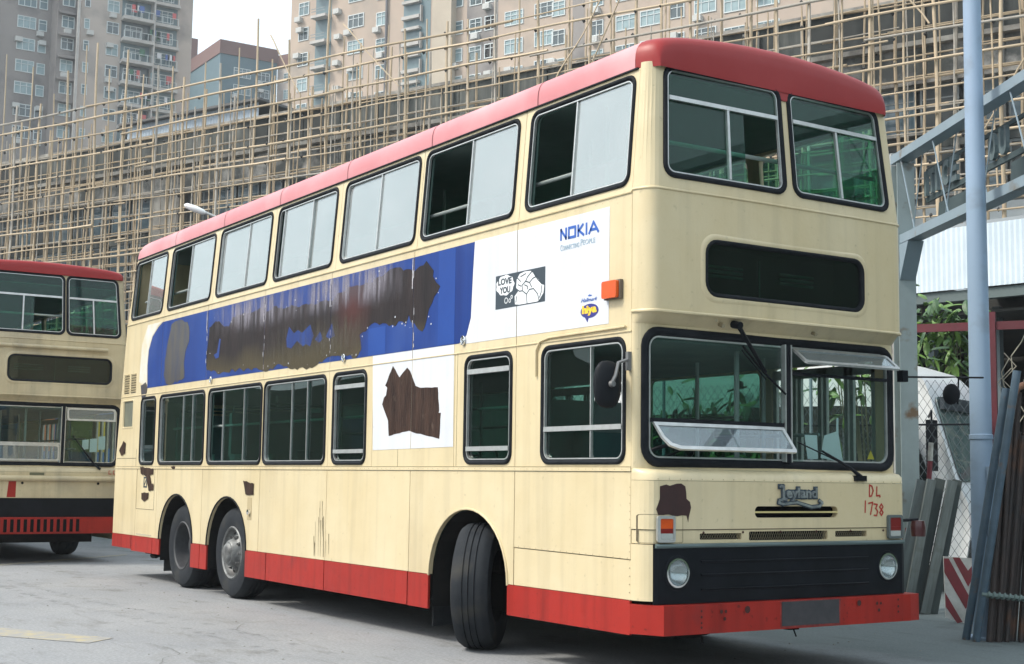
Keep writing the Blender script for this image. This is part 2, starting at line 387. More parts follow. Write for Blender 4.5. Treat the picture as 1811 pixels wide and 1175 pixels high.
def arch(c, hw=.59, top=1.125, z0=.56, n=14):
    return [(c+hw*math.cos(math.pi*k/n), z0+(top-z0)*math.sin(math.pi*k/n)) for k in range(n+1)]

def side_window(root, x0, z0, x1, z1, r, kind, splits, fn, glassm, split_gap=None, openreg=()):
    """one window: gasket mesh with frame, panes and bars as sub-parts; splits: x of vertical bars; openreg: (a,b) without glass"""
    gk = gasket(x0, z0, x1, z1, r).map(fn).build('window', RUBBER, root, smooth=50)
    a = .040; X0, Z0, X1, Z1 = x0+a, z0+a, x1-a, z1-a
    alu_ring(X0, Z0, X1, Z1, r-a+.01).map(fn).build('frame', ALU, gk, smooth=30)
    b = .012; edges = [X0+b] + list(splits) + [X1-b]
    for i in range(len(edges)-1):
        p, q = edges[i], edges[i+1]
        if any(o[0] <= (p+q)/2 <= o[1] for o in openreg): continue
        wz = -.012 if i % 2 else -.022
        plate(rrect(p+.001, Z0+b, q+.012, Z1-b, .03, 3), t=.004, w0=wz).map(fn).build('pane', glassm, gk)
    for s_ in splits: hw_ = .007 if kind == 'u' else .0045; MB().box((s_-hw_, Z0+b, -.03), (s_+hw_, Z1-b, .001)).map(fn).build('glazing_bar', ALU, gk)
    return gk

def seat_mesh():
    m = MB(); M = None
    m.box((-.22, 0, .36), (.22, .86, .45)); m.box((-.27, 0, .42), (-.19, .86, .92)); m.box((-.05, .1, 0), (.05, .16, .37)); m.box((-.05, .7, 0), (.05, .76, .37))
    m.tube([(-.24, .04, .9), (-.24, .04, 1.0), (-.24, .82, 1.0), (-.24, .82, .9)], .015, 6)
    return m.mesh('seat', SEATM)
SEAT = seat_mesh()

def tyre_obj(root, x, y, dual, steer=0, out=0.0):
    t = MB(); pr = [(.29, .0), (.33, -.012), (.42, -.022), (.475, -.005), (.500, .03), (.508, .06), (.508, .088), (.499, .09), (.499, .098), (.509, .10),
                    (.510, .135), (.500, .137), (.500, .145), (.510, .147), (.509, .185), (.499, .187), (.499, .195), (.508, .197), (.508, .225), (.500, .255), (.475, .29), (.42, .305), (.29, .28)]
    t.lathe(pr, n=56)
    o = t.build('wheel', TYRE, root, smooth=35); o.location = (x, y, .508)
    if steer: o.rotation_euler = (0, 0, steer)
    rim = MB()
    if dual: pr = [(.30, .0), (.285, -.012), (.27, .0), (.262, .05), (.25, .14), (.235, .19), (.14, .20), (.13, .13), (.12, .12), (.001, .12)]
    else: pr = [(.30, .0), (.285, -.012), (.268, .0), (.26, .045), (.235, .07), (.2, .06), (.155, .005), (.145, -.03), (.125, -.05), (.11, -.05), (.095, -.075), (.07, -.085), (.001, -.085)]
    rim.lathe(pr, n=36); rim.build('rim', mat('dirty_rim', (.25, .26, .26), .55, (.08, .08, .08), 7, metal=.4) if not dual else mat('dark_rim', (.06, .065, .07), .6, (.03, .03, .035), 5), o, smooth=40)
    nb = MB()
    for k in range(10):
        a = 2*math.pi*k/10
        if dual: nb.lathe([(.018, 0), (.018, -.03), (.001, -.032)], (.19*math.cos(a), .19, .19*math.sin(a)), n=6)
        else:
            nb.lathe([(.021, .03), (.021, -.02), (.013, -.022), (.012, -.045), (.001, -.046)], (.178*math.cos(a), .035, .178*math.sin(a)), n=6)
    nb.build('wheel_nuts', mat('wheel_nut', (.3, .3, .3), .5, (.06, .06, .06), 12, metal=.5), o)
    if not dual:
        hm = MB()
        for k in range(8):
            a = 2*math.pi*(k+.5)/8; hm.lathe([(.001, .0), (.022, .0)], (.232*math.cos(a), .064, .232*math.sin(a)), n=10)
        hm.build('hand_hole', DARK, o)
    if dual:
        t2 = MB(); t2.lathe(pr and [(.29, .32), (.42, .31), (.5, .34), (.508, .36), (.508, .53), (.48, .58), (.29, .56)], n=32); t2.build('inner_tyre', TYRE, o, smooth=35)
    return o

def body_common(root, cream, V='a'):
    # roof: a long paler pink skin and a separate red front dome
    half = [(.066, 4.305), (.066, 4.375), (.070, 4.42), (.080, 4.46), (.098, 4.492), (.125, 4.517), (.17, 4.538), (.24, 4.557), (.36, 4.579), (.55, 4.603), (.80, 4.625), (1.05, 4.637), (1.3, 4.642)]
    sect = half + [(W-y, z) for y, z in half[-2::-1]]
    def skin(rings, name, mt, zb=4.305, kz=1.0):
        m = MB(); n = len(sect)
        for x, sz, sy in rings: m.v += [(x, 1.3+(y-1.3)*sy, zb+(z-4.305)*sz*kz) for y, z in sect]
        m.f = [(i*n+j, (i+1)*n+j, (i+1)*n+j+1, i*n+j+1) for i in range(len(rings)-1) for j in range(n-1)]; m.m = [0]*len(m.f)
        return m.build(name, mt, root, smooth=32)
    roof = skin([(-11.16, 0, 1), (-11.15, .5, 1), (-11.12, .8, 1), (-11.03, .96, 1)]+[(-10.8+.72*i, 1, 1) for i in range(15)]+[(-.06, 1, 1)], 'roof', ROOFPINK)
    dome = skin([(-.055, 1.005, 1.001), (-.01, 1.0, .990), (.03, .99, .977), (.062, .965, .964), (.085, .92, .953), (.104, .84, .943), (.116, .72, .936), (.123, .5, .932), (.125, .0, .930)], 'roof_dome', ROOFRED, *((4.305, 1.0) if V == 'a' else (4.445, .58)))
    for s_ in [-1.3, -2.98, -4.67, -6.31, -7.95, -9.64]:
        k = MB()
        for y, z in sect: k.v += [(s_-.006, 1.3+(y-1.3)*1.0015, z+.0015), (s_+.006, 1.3+(y-1.3)*1.0015, z+.0015)]
        k.f = [(2*i, 2*i+1, 2*i+3, 2*i+2) for i in range(len(sect)-1)]; k.m = [0]*len(k.f)
        k.build('joint', mat('roof_joint', (.16, .04, .045), .7), roof)
    # gutter
    gt = MB(); gt.box((-11.12, .055, 4.300), (-.02, .075, 4.312)); gt.box((-11.12, W-.075, 4.300), (-.02, W-.055, 4.312)); gt.build('gutter', RUBBER, root)
    # decks
    m = MB()
    for a_, b_, y_ in ((-11.4, -9.68, .06), (-9.68, -6.78, .97), (-6.78, -2.80, .06), (-2.80, -1.52, .97), (-1.52, -.02, .06)): m.box((a_, y_, .60), (b_-.001, W-y_, .64))
    m.build('lower_floor', FLOORM, root)
    for a_, b_ in ((-9.68, -6.78), (-2.80, -1.52)): MB().box((a_, .07, 1.14), (b_, .98, 1.17)).build('wheel_box', FLOORM, root)
    MB().box((-11.25, .06, 2.36), (.02, W-.06, 2.46)).build('upper_floor', CEIL, root)
    MB().box((-11.0, .1, 4.28), (.02, W-.1, 4.295)).build('ceiling', CEIL, root)
    MB().box((-11.2, .35, .30), (-.2, W-.35, .598)).build('chassis', WELL, root)
    # rear
    rv = []; zs = [.39, .56, 1.5, 2.4, 3.4, 4.31]
    for z in zs: rv += [(XR(z), tum(z), z), (XR(z), W-tum(z), z)]
    m = MB(); m.add(rv, [(2*i, 2*i+2, 2*i+3, 2*i+1) for i in range(len(zs)-1)])
    m.add([(a+.05, b, c) for a, b, c in rv], [(2*i, 2*i+1, 2*i+3, 2*i+2) for i in range(len(zs)-1)])
    m.build('rear_panel', cream, root)
    # far side
    holes = [rrect(a, 3.48, b, 4.25, .06) for a, b in UP]
    plate([(XR(3.4), 3.4), (0, 3.4), (0, 4.30), (XR(4.30), 4.30)], holes, t=.05).map(side_far).build('far_upper_side', cream, root)
    plate([(XR(2.42), 2.42), (0, 2.42), (0, 3.4), (XR(3.4), 3.4)], t=.05).map(side_far).build('far_mid_side', cream, root)
    lh = [rrect(a, 1.5, b, 2.34, .06) for a, b in ((-10.9, -9.95), (-9.8, -8.2), (-8.1, -6.5), (-6.4, -4.9))]
    lh += [rrect(-4.7, .66, -3.4, 2.36, .05), rrect(-3.0, 1.5, -1.45, 2.34, .06), rrect(-1.3, .66, -.12, 2.36, .05)]
    plate([(-11.56, .34), (0, .34), (0, 2.42), (-11.4, 2.42)], lh, t=.05).map(side_far).build('far_lower_side', cream, root)
    for (a, b) in ((-4.7, -3.4), (-1.3, -.12)):
        d = MB()
        for k in range(4):
            x = a+(b-a)*k/4; xe = a+(b-a)*(k+1)/4
            for (p, q, r_, s_) in ((x+.01, .68, x+.05, 2.34), (xe-.05, .68, xe-.01, 2.34), (x, .68, xe, .78), (x, 2.26, xe, 2.34), (x, 1.4, xe, 1.45)): d.box((p, W-.04, q), (r_, W-.01, s_))
        d.build('entrance_door', ALU, root)
    for a, b in UP: plate(rrect(a+.02, 3.5, b-.02, 4.2, .05), t=.004, w0=-.02).map(side_far).build('far_pane', G_FRONT, root)
    for a, b in ((-10.9, -9.95), (-9.8, -8.2), (-8.1, -6.5), (-6.4, -4.9), (-3.0, -1.45)): plate(rrect(a, 1.5, b, 2.34, .06), t=.004, w0=-.02).map(side_far).build('far_pane', G_SIDE, root)
    # seats
    for k in range(12):
        for y in (.14, 1.60):
            inst('upper_seat', SEAT, root, (-.95-.82*k, y, 2.46))
    for k in range(8):
        for y in (.14, 1.60):
            if y > 1 and k < 3: continue
            sx_ = -3.0-.9*k; inst('lower_seat', SEAT, root, (sx_, y, 1.172 if (y < 1 and (-9.9 < sx_ < -6.5)) else .64))
    # rails and poles
    HR = mat('handrail_paint', (.42, .47, .45), .35, metal=.3)
    def rail(*pts, r=.016): MB().tube(pts, r, 6).build('handrail', HR, root, smooth=60)
    for y in (.12, W-.12): rail((-10.9, y, 3.70), (-.15, y, 3.70)); rail((-9.6, y, 1.95), (-1.6, y, 1.95), r=.014)
    rail((-.06, .12, 3.82), (-.06, W-.12, 3.82), r=.018)
    for x in (-1.9, -4.4, -6.8, -9.2):
        for y in (1.02, 1.58): rail((x, y, 2.46), (x, y, 4.28), r=.017)
    for x in (-1.2, -2.6, -4.6, -6.6, -8.4):
        for y in (1.0, 1.62): rail((x, y, .64), (x, y, 2.36), r=.017)
    rail((-.9, .45, 3.35), (-.9, .45, 4.28)); rail((-.12, .35, 3.4), (-.12, .35, 4.28), r=.012)

def near_side(root, cream, detail=True):
    # lower panels between the seams, with arches
    seams = [-11.56, -10.62] + SEAMS + [0.0]
    arches = [arch(-9.06), arch(-7.40), arch(-2.16, .61, 1.13)]
    for i in range(len(seams)-1):
        a, b = seams[i]+.004, seams[i+1]-.004; zb = .57
        out = [(a, zb), (b, zb), (b, 1.44), (a, 1.44)]
        for ar in arches:
            if a < ar[0][0]-.5 < b:
                pts = [(x, max(z, zb)) for x, z in ar][::-1]
                out = [(a, zb)] + pts + [(b, zb), (b, 1.44), (a, 1.44)]
        if i == len(seams)-2:
            plate([(a, .858), (b, .845), (b, 1.44), (a, 1.44)], t=.03).map(side).build('side_panel', cream, root)
            plate([(a, zb), (b, zb), (b, .838), (a, .851)], t=.03, w0=-.003).map(side).build('side_panel', cream, root); continue
        plate(out, t=.03).map(side).build('side_panel', cream, root)
    # red skirt panels
    sk = [(-11.56, -10.75, .39), (-10.74, -9.9, .37), (-9.89, -9.63, .37), (-8.50, -8.21, .285), (-8.2, -7.98, .285), (-6.82, -6.25, .283), (-6.24, -4.83, .283), (-4.82, -3.15, .283), (-3.14, -2.78, .28), (-1.55, -.004, .335)]
    for a, b, z in sk: plate([(a+.003, z), (b-.003, z), (b-.003, .566), (a+.003, .566)], t=.02, w0=.004).map(side).build('skirt_panel', RED, root)
    # window bands
    wseg = [(-11.50, -9.90), (-9.90, -8.14), (-8.14, -6.45), (-6.45, -4.82), (-4.82, -3.88), (-3.88, -2.40), (-2.40, -1.465), (-1.465, 0)]
    for a, b in wseg:
        hs = [rrect(p+.012, 1.502, q-.012, 2.378, .085) for p, q in LOW if a < (p+q)/2 < b]
        if a < -11: out = [(XR(1.5), 1.476), (b-.003, 1.476), (b-.003, 2.412), (XR(2.41), 2.412)]; hs.append(rrect(-11.30, 2.0, -10.88, 2.36, .02, 2))
        else: out = [(a+.003, 1.476), (b-.003, 1.476), (b-.003, 2.412), (a+.003, 2.412)]
        plate(out, hs, t=.035).map(side).build('side_panel', cream, root)
    MB().box((-11.56, -.008, 1.444), (0, .02, 1.472)).build('waist_rail', cream, root)
    m = MB(); m.tube([(XR(2.42), -.003, 2.417), (0, -.003, 2.417)], .006, 6); m.tube([(XR(3.39), -.004, 3.40), (0, -.004, 3.40)], .008, 6); m.build('body_moulding', cream, root)
    mids = [None] + SEAMS + [0.0]
    for i in range(len(mids)-1):
        a = mids[i]; b = mids[i+1]
        if a is None: out = [(XR(2.42), 2.422), (b-.004, 2.422), (b-.004, 3.392), (XR(3.39), 3.392)]
        else: out = [(a+.004, 2.422), (b-.004, 2.422), (b-.004, 3.392), (a+.004, 3.392)]
        plate(out, t=.03).map(side).build('side_panel', cream, root)
    ups = [-9.785, -8.09, -6.395, -4.76, -3.105, -1.455, 0.0]
    prev = None
    for i, b in enumerate(ups):
        hs = [rrect(p+.012, 3.462, q-.012, 4.268, .085) for p, q in UP if (prev if prev is not None else -12) < (p+q)/2 < b]
        if prev is None: out = [(XR(3.41), 3.41), (b-.003, 3.41), (b-.003, 4.305), (XR(4.30), 4.305)]
        else: out = [(prev+.003, 3.41), (b-.003, 3.41), (b-.003, 4.305), (prev+.003, 4.305)]
        plate(out, hs, t=.035).map(side).build('side_panel', cream, root); prev = b
    # lining behind
    hs = [rrect(p+.05, 1.54, q-.05, 2.34, .05) for p, q in LOW] + [rrect(p+.05, 3.50, q-.05, 4.23, .05) for p, q in UP]
    plate([(-11.5, .62), (-9.75, .62), (-9.75, 1.18), (-6.7, 1.18), (-6.7, .64), (-2.9, .64), (-2.9, 1.18), (-1.45, 1.18), (-1.45, .62), (-.02, .62), (-.02, 4.29), (XR(4.29)+.05, 4.29)], hs, t=.01, w0=-.04).map(side).build('inner_lining', INT, root)
    # wheel arch liners
    for c in (-9.06, -7.40, -2.16):
        m = MB(); vs = []; n = 16
        for k in range(n+1):
            a = math.pi*k/n; x = c+.585*math.cos(a); z = .5+.62*math.sin(a); vs += [(x, .02, z), (x, .95, z)]
        m.add(vs, [(2*i, 2*i+1, 2*i+3, 2*i+2) for i in range(n)])
        m.add([(c+.585*math.cos(math.pi*k/n), .93, .5+.62*math.sin(math.pi*k/n)) for k in range(n+1)], [tuple(range(n+1))])
        m.add([(c-.585, .02, .3), (c-.585, .95, .3), (c-.585, .95, .5), (c-.585, .02, .5)], [(0, 1, 2, 3)])
        m.build('wheel_arch', WELL, root)
        rim_ = MB(); rim_.tube([(c+.598*math.cos(math.pi*k/20)*(1 if c < -3 else 1.03), -.004, .56+.573*math.sin(math.pi*k/20)) for k in range(21)], .010, 6); rim_.build('arch_trim', RUBBER if c < -3 else cream, root, smooth=60)

def front_common(root, cream, variant='a'):
    V = variant
    ft = (lambda o, h=(), t=.035, w0=0.0, base=None: plate(o, h, t=t, cuts=FC, w0=w0).map(lambda y, z, w_: front(y, z, w_, base)))
    fullq = lambda z0, z1: [(0, z0), (W, z0), (W, z1), (0, z1)]
    # upper deck front: pillars and sill
    ZT = 4.345 if V == 'a' else 4.455
    fw = [(.135, 1.315), (1.375, 2.44)] if V == 'a' else [(.20, 1.595), (1.605, 2.49)]
    ft(fullq(3.42, ZT), [rrect(a+.012, 3.515, b-.012, ZT-.022, .09) for a, b in fw], t=.05).build('front_panel', cream, root)
    DY, DZ_ = (0.0, 0.0) if V == 'a' else (.23, .075)
    ft(fullq(2.56, 3.412), [rrect(.53+DY, 2.70+DZ_, 2.10+DY, 3.08+DZ_, .09)], t=.04).build('front_panel', cream, root, smooth=40)
    m = MB()
    for z, r_ in ((3.416, .009), (2.553, .012)):
        m.tube([front(y, z, .001) for y in [.0] + FC + [W]], r_, 6)
    m.build('front_moulding', cream, root, smooth=60)
    for a, b in fw:
        gk = gasket(a, 3.50, b, ZT, .10, .042, .018).map(front).build('window', RUBBER, root, smooth=50)
        d = .042
        alu_ring(a+d, 3.50+d, b-d, ZT-d, .065).map(front).build('frame', ALU, gk, smooth=30)
        x0, x1 = a+d+.012, b-d-.012
        hb = MB(); hb.box((x0, 4.080, -.02), (x1, 4.11, .010)); xm = x0+(x1-x0)*(.53 if a < 1 else .50)
        hb.map(front).build('glazing_bar', ALU, gk); MB().box((xm-.011, 3.555, -.02), (xm+.011, 4.08, .004)).map(front).build('glazing_bar', ALU, gk)
        plate([(x0, 4.11), (x1, 4.11), (x1, ZT-.055), (x0, ZT-.055)], t=.004, w0=-.012).map(front).build('pane', G_FRONT, gk)
        plate([(x0, 3.555), (xm+.17, 3.555), (xm+.17, 4.08), (x0, 4.08)], t=.004, w0=-.016).map(front).build('pane', G_FRONT, gk)
        if a > 1: plate([(xm, 3.555), (x1, 3.555), (x1, 4.08), (xm, 4.08)], t=.004, w0=-.010).map(front).build('pane', G_FRONT, gk)
    # red brow under the roof dome
    ft([(.05, ZT-.01), (W-.05, ZT-.01), (W-.05, ZT+.025), (.05, ZT+.025)], [], t=.02, w0=.006).build('roof_brow', ROOFRED, root)
    MB().merge(plate([(1.25, ZT+.005), (1.318, ZT-.105 if V == 'a' else ZT-.02), (1.372, ZT-.105 if V == 'a' else ZT-.02), (1.44, ZT+.005)], t=.012, w0=.012)).map(front).build('roof_brow', ROOFRED, root)
    # destination box
    fdb = lambda y, z, w_: front(y+DY, z+DZ_, w_)
    gk = gasket(.51, 2.68, 2.12, 3.10, .11, .03, .012).map(fdb).build('destination_box', RUBBER, root, smooth=50)
    ringloft([(.47, 2.64, 2.16, 3.14, .14, -.001), (.49, 2.66, 2.14, 3.12, .12, .012), (.515, 2.685, 2.115, 3.095, .11, .004)]).map(fdb).build('surround', cream, gk, smooth=60)
    plate(rrect(.53, 2.70, 2.10, 3.08, .08), t=.005, w0=-.016).map(fdb).build('pane', G_SIDE, gk)
    m = MB(); m.box((-.16, .5, 2.66), (-.15, 2.13, 3.12)); m.box((-.16, .49, 2.66), (.12, .50, 3.12)); m.box((-.16, 2.13, 2.66), (.12, 2.14, 3.12)); m.box((-.16, .5, 2.66), (.12, 2.13, 2.67)); m.box((-.16, .5, 3.10), (.12, 2.13, 3.11)); m.map(lambda x, y, z: (x, y+DY, z+DZ_)).build('blind_box', mat('blind_black', (.012, .014, .015), .8, spec=.1), gk)
    m = MB()
    for a, b, z in ((.68, 1.12, 2.93), (1.5, 1.85, 2.93)):
        for k in range(3): m.tube([(-.10, a, z-.04+.035*k), (-.10, b, z-.04+.035*k)], .012, 6)
    m.box((-.12, 1.30, 2.72), (-.11, 1.31, 3.05)); m.map(lambda x, y, z: (x, y+DY, z+DZ_)).build('blind_roller', mat('roller_grey', (.30, .33, .28), .5), gk)
    # windscreen surround set back under the lip
    wsy0, wsy1, wz0, wz1 = .045, 2.555, 1.475, 2.455
    xs = .055
    hole = rrect(wsy0+.012, wz0+.012, wsy1-.012, wz1-.012, .13, 6)
    fs_ = lambda y, z, w_: front(y, z, w_, xs)
    plate(fullq(1.455, 2.49), [hole], t=.05, cuts=FC).map(fs_).build('windscreen_surround', cream, root)
    def strip(z0, b0, z1, b1, name, mt):
        m = MB(); ys = [0.0] + FC + [W]; vs = []
        for y in ys: vs += [front(y, z0, 0, b0), front(y, z1, 0, b1)]
        m.add(vs, [(2*i, 2*i+2, 2*i+3, 2*i+1) for i in range(len(ys)-1)]); return m.build(name, mt, root, smooth=50)
    strip(2.47, .055, 2.56, .172, 'windscreen_cowl', cream)
    m = MB(); ys = [0.0] + FC + [W]; vs = []; pr = [(1.385, .172), (1.43, .165), (1.455, .13), (1.465, .055)]
    for y in ys: vs += [front(y, z, 0, b) for z, b in pr]
    m.add(vs, [(4*i+k, 4*i+4+k, 4*i+5+k, 4*i+1+k) for i in range(len(ys)-1) for k in range(3)]); m.build('front_sill', cream, root, smooth=50)
    ws = gasket(wsy0, wz0, wsy1, wz1, .14, .060, .022).map(fs_).build('windscreen', RUBBER, root, smooth=50)
    d = .064
    alu_ring(wsy0+d, wz0+d, wsy1-d, wz1-d, .085, .012).map(fs_).build('frame', ALU, ws, smooth=30)
    ym = 1.395 if V == 'a' else 1.65
    MB().box((ym-.028, wz0+.05, -.03), (ym+.028, wz1-.05, .02)).map(fs_).build('pillar', RUBBER, ws)
    m = MB()
    for s_ in (-.03, .03): m.box((ym+s_-.006, wz0+.055, -.02), (ym+s_+.006, wz1-.055, .026))
    m.map(fs_).build('pillar_trim', ALU, ws)
    y0, y1 = wsy0+d+.01, wsy1-d-.01
    zl, zu = (1.80, 2.19) if V == 'a' else (1.82, 2.2)
    m = MB(); m.box((y0, zl-.012, -.02), (ym-.03, zl+.016, .014)); m.map(fs_).build('glazing_bar', RUBBER if V == 'a' else ALU, ws)
    m = MB(); m.box((ym+.03, zu-.012, -.02), (y1, zu+.012, .012)); m.map(fs_).build('glazing_bar', RUBBER if V == 'a' else ALU, ws)
    plate([(y0, zl), (ym, zl), (ym, wz1-.06), (y0, wz1-.06)], t=.005, w0=-.01).map(fs_).build('pane', G_WS, ws)
    plate([(ym, wz0+.06), (y1, wz0+.06), (y1, zu), (ym, zu)], t=.005, w0=-.01).map(fs_).build('pane', G_WS, ws)
    # opening vents: hinged at their top edges and swung outwards
    def vent(ya, yb, zt, h, ang, name, rbl):
        pv = MB(); ca, sa = math.cos(ang), math.sin(ang)
        def fn(y, q, w_): return (xs+.028+q*sa+w_*ca, y, zt-q*ca+w_*sa)
        outer = rrect(ya, 0, yb, h, .03, 4)
        if rbl: outer = [(ya, 0), (yb-.02, 0), (yb, h-.02), (yb-.01, h), (ya+.14, h), (ya+.06, h-.03), (ya+.02, h-.1)]
        cxm, cym = (ya+yb)/2, h/2
        inner = [(cxm+(a-cxm)*(1-.028*2/(yb-ya)), cym+(b-cym)*(1-.028*2/h)) for a, b in outer]
        f = plate(outer, [inner], t=.018).map(fn).build(name, ALU, ws)
        plate(inner, t=.004, w0=-.006).map(fn).build('pane', glass('vent_glass', (.72, .80, .82), 1.9, .10, (.65, .7, .78)) if 'vent_glass' not in MATS else MATS['vent_glass'], ws)
    if V == 'a':
        vent(y0+.01, ym-.02, zl-.012, .225, math.radians(34), 'opening_vent', True)
        vent(ym+.05, y1-.02, wz1-.07, .19, math.radians(52), 'opening_vent', False)
    else:
        vent(y0+.01, ym-.04, zl-.012, .255, math.radians(3), 'opening_vent', False)
        vent(ym+.05, y1-.02, wz1-.07, .20, math.radians(8), 'opening_vent', False)
    # dashboard, steering wheel, driver seat, cab
    m = MB(); m.box((-.45, .1, 1.28), (.0, W-.1, 1.42)); m.box((-.02, .1, .64), (.02, W-.1, 1.46)); m.build('dashboard', mat('dash_black', (.04, .045, .05), .6), root)
    m = MB(); cx, cy_, cz = -.42, .62, 1.55
    Mr = Matrix.Rotation(math.radians(-25), 4, 'Y')
    m.tube([Vector((cx, cy_, cz)) + Mr @ Vector((.23*math.cos(a), .23*math.sin(a), 0)) for a in [2*math.pi*k/24 for k in range(24)]], .016, 6, closed=True)
    m.tube([(cx, cy_, cz), (-.2, cy_, 1.2)], .03, 8)
    for k in range(3):
        a = 2*math.pi*k/3+.5; m.tube([(cx, cy_, cz), Vector((cx, cy_, cz)) + Mr @ Vector((.23*math.cos(a), .23*math.sin(a), 0))], .012, 5)
    m.build('steering_wheel', BLACKP, root, smooth=60)
    m = MB(); m.box((-1.1, .35, 1.05), (-.65, .9, 1.15)); m.box((-1.18, .35, 1.1), (-1.08, .9, 1.75)); m.build('driver_seat', SEATM, root)
    m = MB(); m.box((-1.3, .08, .64), (-1.27, 1.0, 2.0)); m.tube([(-.2, 1.15, .64), (-.2, 1.15, 2.36)], .02, 8); m.tube([(-.55, 1.75, .64), (-.55, 1.75, 2.36)], .017, 6)
    m.tube([(-1.2, 1.2, 1.55), (-.2, 1.2, 1.55)], .016, 6); m.tube([(-.1, 1.9, 1.75), (-1.3, 1.9, 1.75)], .014, 6); m.build('cab_partition', mat('cab_grey', (.22, .27, .26), .6), root)

# ---------------------------------------------------------------- bus in the foreground
bus = thing('double_decker_bus', 'large cream and red double-decker bus in the foreground with scraped blue and white adverts', 'bus')
body_common(bus, CREAM); near_side(bus, CREAM); front_common(bus, CREAM, 'a')
S_ = side
def window_up(i, splits, openreg=()):
    a, b = UP[i]; return side_window(bus, a, 3.45, b, 4.28, .095, 'u', splits, S_, G_SKY, openreg=openreg)
window_up(0, [-.76], [(-1.4, -.78)]); window_up(1, [-2.27], [(-3.1, -2.27)]); window_up(2, [-3.92])
window_up(3, [-6.16, -5.44], [(-6.4, -6.16)]); window_up(4, [-7.13]); window_up(5, [-8.99], [(-9.8, -8.99)]); window_up(6, [-10.53], [(-11.3, -10.53)])
def window_lo(i, splits, openreg=()):
    a, b = LOW[i]; return side_window(bus, a, 1.49, b, 2.39, .10, 'l', splits, S_, G_SIDE, openreg=openreg)
window_lo(3, [-5.71, -5.33]); window_lo(4, [-7.62, -7.0], [(-8.1, -7.62)]); window_lo(5, [-8.95, -8.62]); window_lo(6, [])
for i, (zt, zb) in ((1, (2.25, 1.62)), (2, (2.24, 1.62)), (0, (None, 1.755))):
    a, b = LOW[i]
    gk = window_lo(i, [-.48], [(-.48, 0)]) if i == 0 else window_lo(i, [])
    if zt: MB().box((a+.045, zt-.02, -.02), (b-.045, zt+.02, .008)).map(S_).build('glazing_bar', ALU, gk)
    MB().box((a+.045, zb-.018, -.02), (b-.045, zb+.018, .010)).map(S_).build('glazing_bar', ALU, gk)
# small rear window of the stairs, louvres, hatches
plate(rrect(-11.30, 2.0, -10.88, 2.36, .015, 2), t=.004, w0=-.015).map(S_).build('rear_quarter_pane', mat('grimy_pane', (.16, .17, .12), .5, (.10, .11, .09), 4), bus)
ringloft([(-11.32, 1.98, -10.86, 2.38, .02, .001), (-11.30, 2.0, -10.88, 2.36, .015, .007), (-11.29, 2.01, -10.89, 2.35, .012, -.01)], 2).map(S_).build('rear_quarter_frame', CREAM, bus)
LV = MB()
for c0 in (-11.30, -11.02):
    for k in range(8):
        z = 2.47+.033*k; LV.add([(c0, z, .001), (c0+.22, z, .001), (c0+.22, z+.018, .012), (c0, z+.018, .012), (c0, z+.02, .001), (c0+.22, z+.02, .001)], [(0, 1, 2, 3), (3, 2, 5, 4), (0, 3, 4), (1, 5, 2)])
LV.map(S_).build('louvre', CREAM, bus, kind='stuff')
LD = MB()
for c0 in (-11.30, -11.02):
    for k in range(8): LD.box((c0+.01, 2.462+.033*k, .0005), (c0+.21, 2.469+.033*k, .003))
LD.map(S_).build('louvre_slot', DARK, bus, kind='stuff')
GROOVE = mat('panel_groove', (.10, .08, .05), .9)
m = MB()
for p, q, r_, s_ in ((-10.60, .92, -10.594, 1.44), (-9.90, .92, -9.894, 1.44), (-10.60, .918, -9.894, .924), (-11.5, 1.58, -10.68, 1.586), (-10.68, 1.476, -10.674, 1.70), (-3.38, 1.476, -3.377, 1.63), (-2.36, 1.48, -2.357, 2.41)):
    MB().box((p, q, -.002), (r_, s_, .0015)).map(S_).build('panel_line', GROOVE, bus)
# rivets
m = MB()
def rivet(u, v, fn, r_=.0045):
    c = Vector(fn(u, v, .0)); 
    m.add([c+Vector(p)*r_ for p in ((1,0,0),(-1,0,0),(0,1,0),(0,-1,0),(0,0,1),(0,0,-1))], [(0,2,4),(2,1,4),(1,3,4),(3,0,4),(2,0,5),(1,2,5),(3,1,5),(0,3,5)])
x = -11.4
while x < -.02:
    rivet(x, 1.458, lambda a, b, c: side(a, b, .008), .004); rivet(x, 2.44, side, .003); rivet(x, 3.37, side, .003); x += .085
for k in range(18): rivet(-.012, .4+.055*k, side, .005); rivet(-1.40+.08*k, .865-.0008*k, side)
for k in range(26): rivet(.10+.096*k, 1.395, lambda a, b, c: front(a, b, .0), .005)
m.build('rivets', mat('rivet_grime', (.34, .27, .17), .6), bus, kind='stuff')
# ---- adverts (thin vinyl on the body side), split where the panels meet
def vinyl(name, poly, mt, w0=.0025, label=None, cuts=SEAMS, gap=.005, parent=bus):
    m_ = MB()
    xs = sorted(cuts); lo = min(p[0] for p in poly); hi = max(p[0] for p in poly)
    bounds = [lo-1] + [c for c in xs if lo < c < hi] + [hi+1]
    for i in range(len(bounds)-1):
        a, b = bounds[i]+(gap if i else 0), bounds[i+1]-gap
        pp = clip(poly, a, True); pp = clip(pp, b, False)
        if len(pp) > 2: m_.merge(plate(pp, t=.002, w0=w0))
    return m_.map(side).build(name, mt, parent, label=label)
def clip(poly, c, keep_greater):
    out = []; n_ = len(poly)
    for i in range(n_):
        p, q = poly[i], poly[(i+1) % n_]
        ip = p[0] >= c if keep_greater else p[0] <= c; iq = q[0] >= c if keep_greater else q[0] <= c
        if ip: out.append(p)
        if ip != iq:
            t = (c-p[0])/(q[0]-p[0]); out.append((c, p[1]+t*(q[1]-p[1])))
    return out
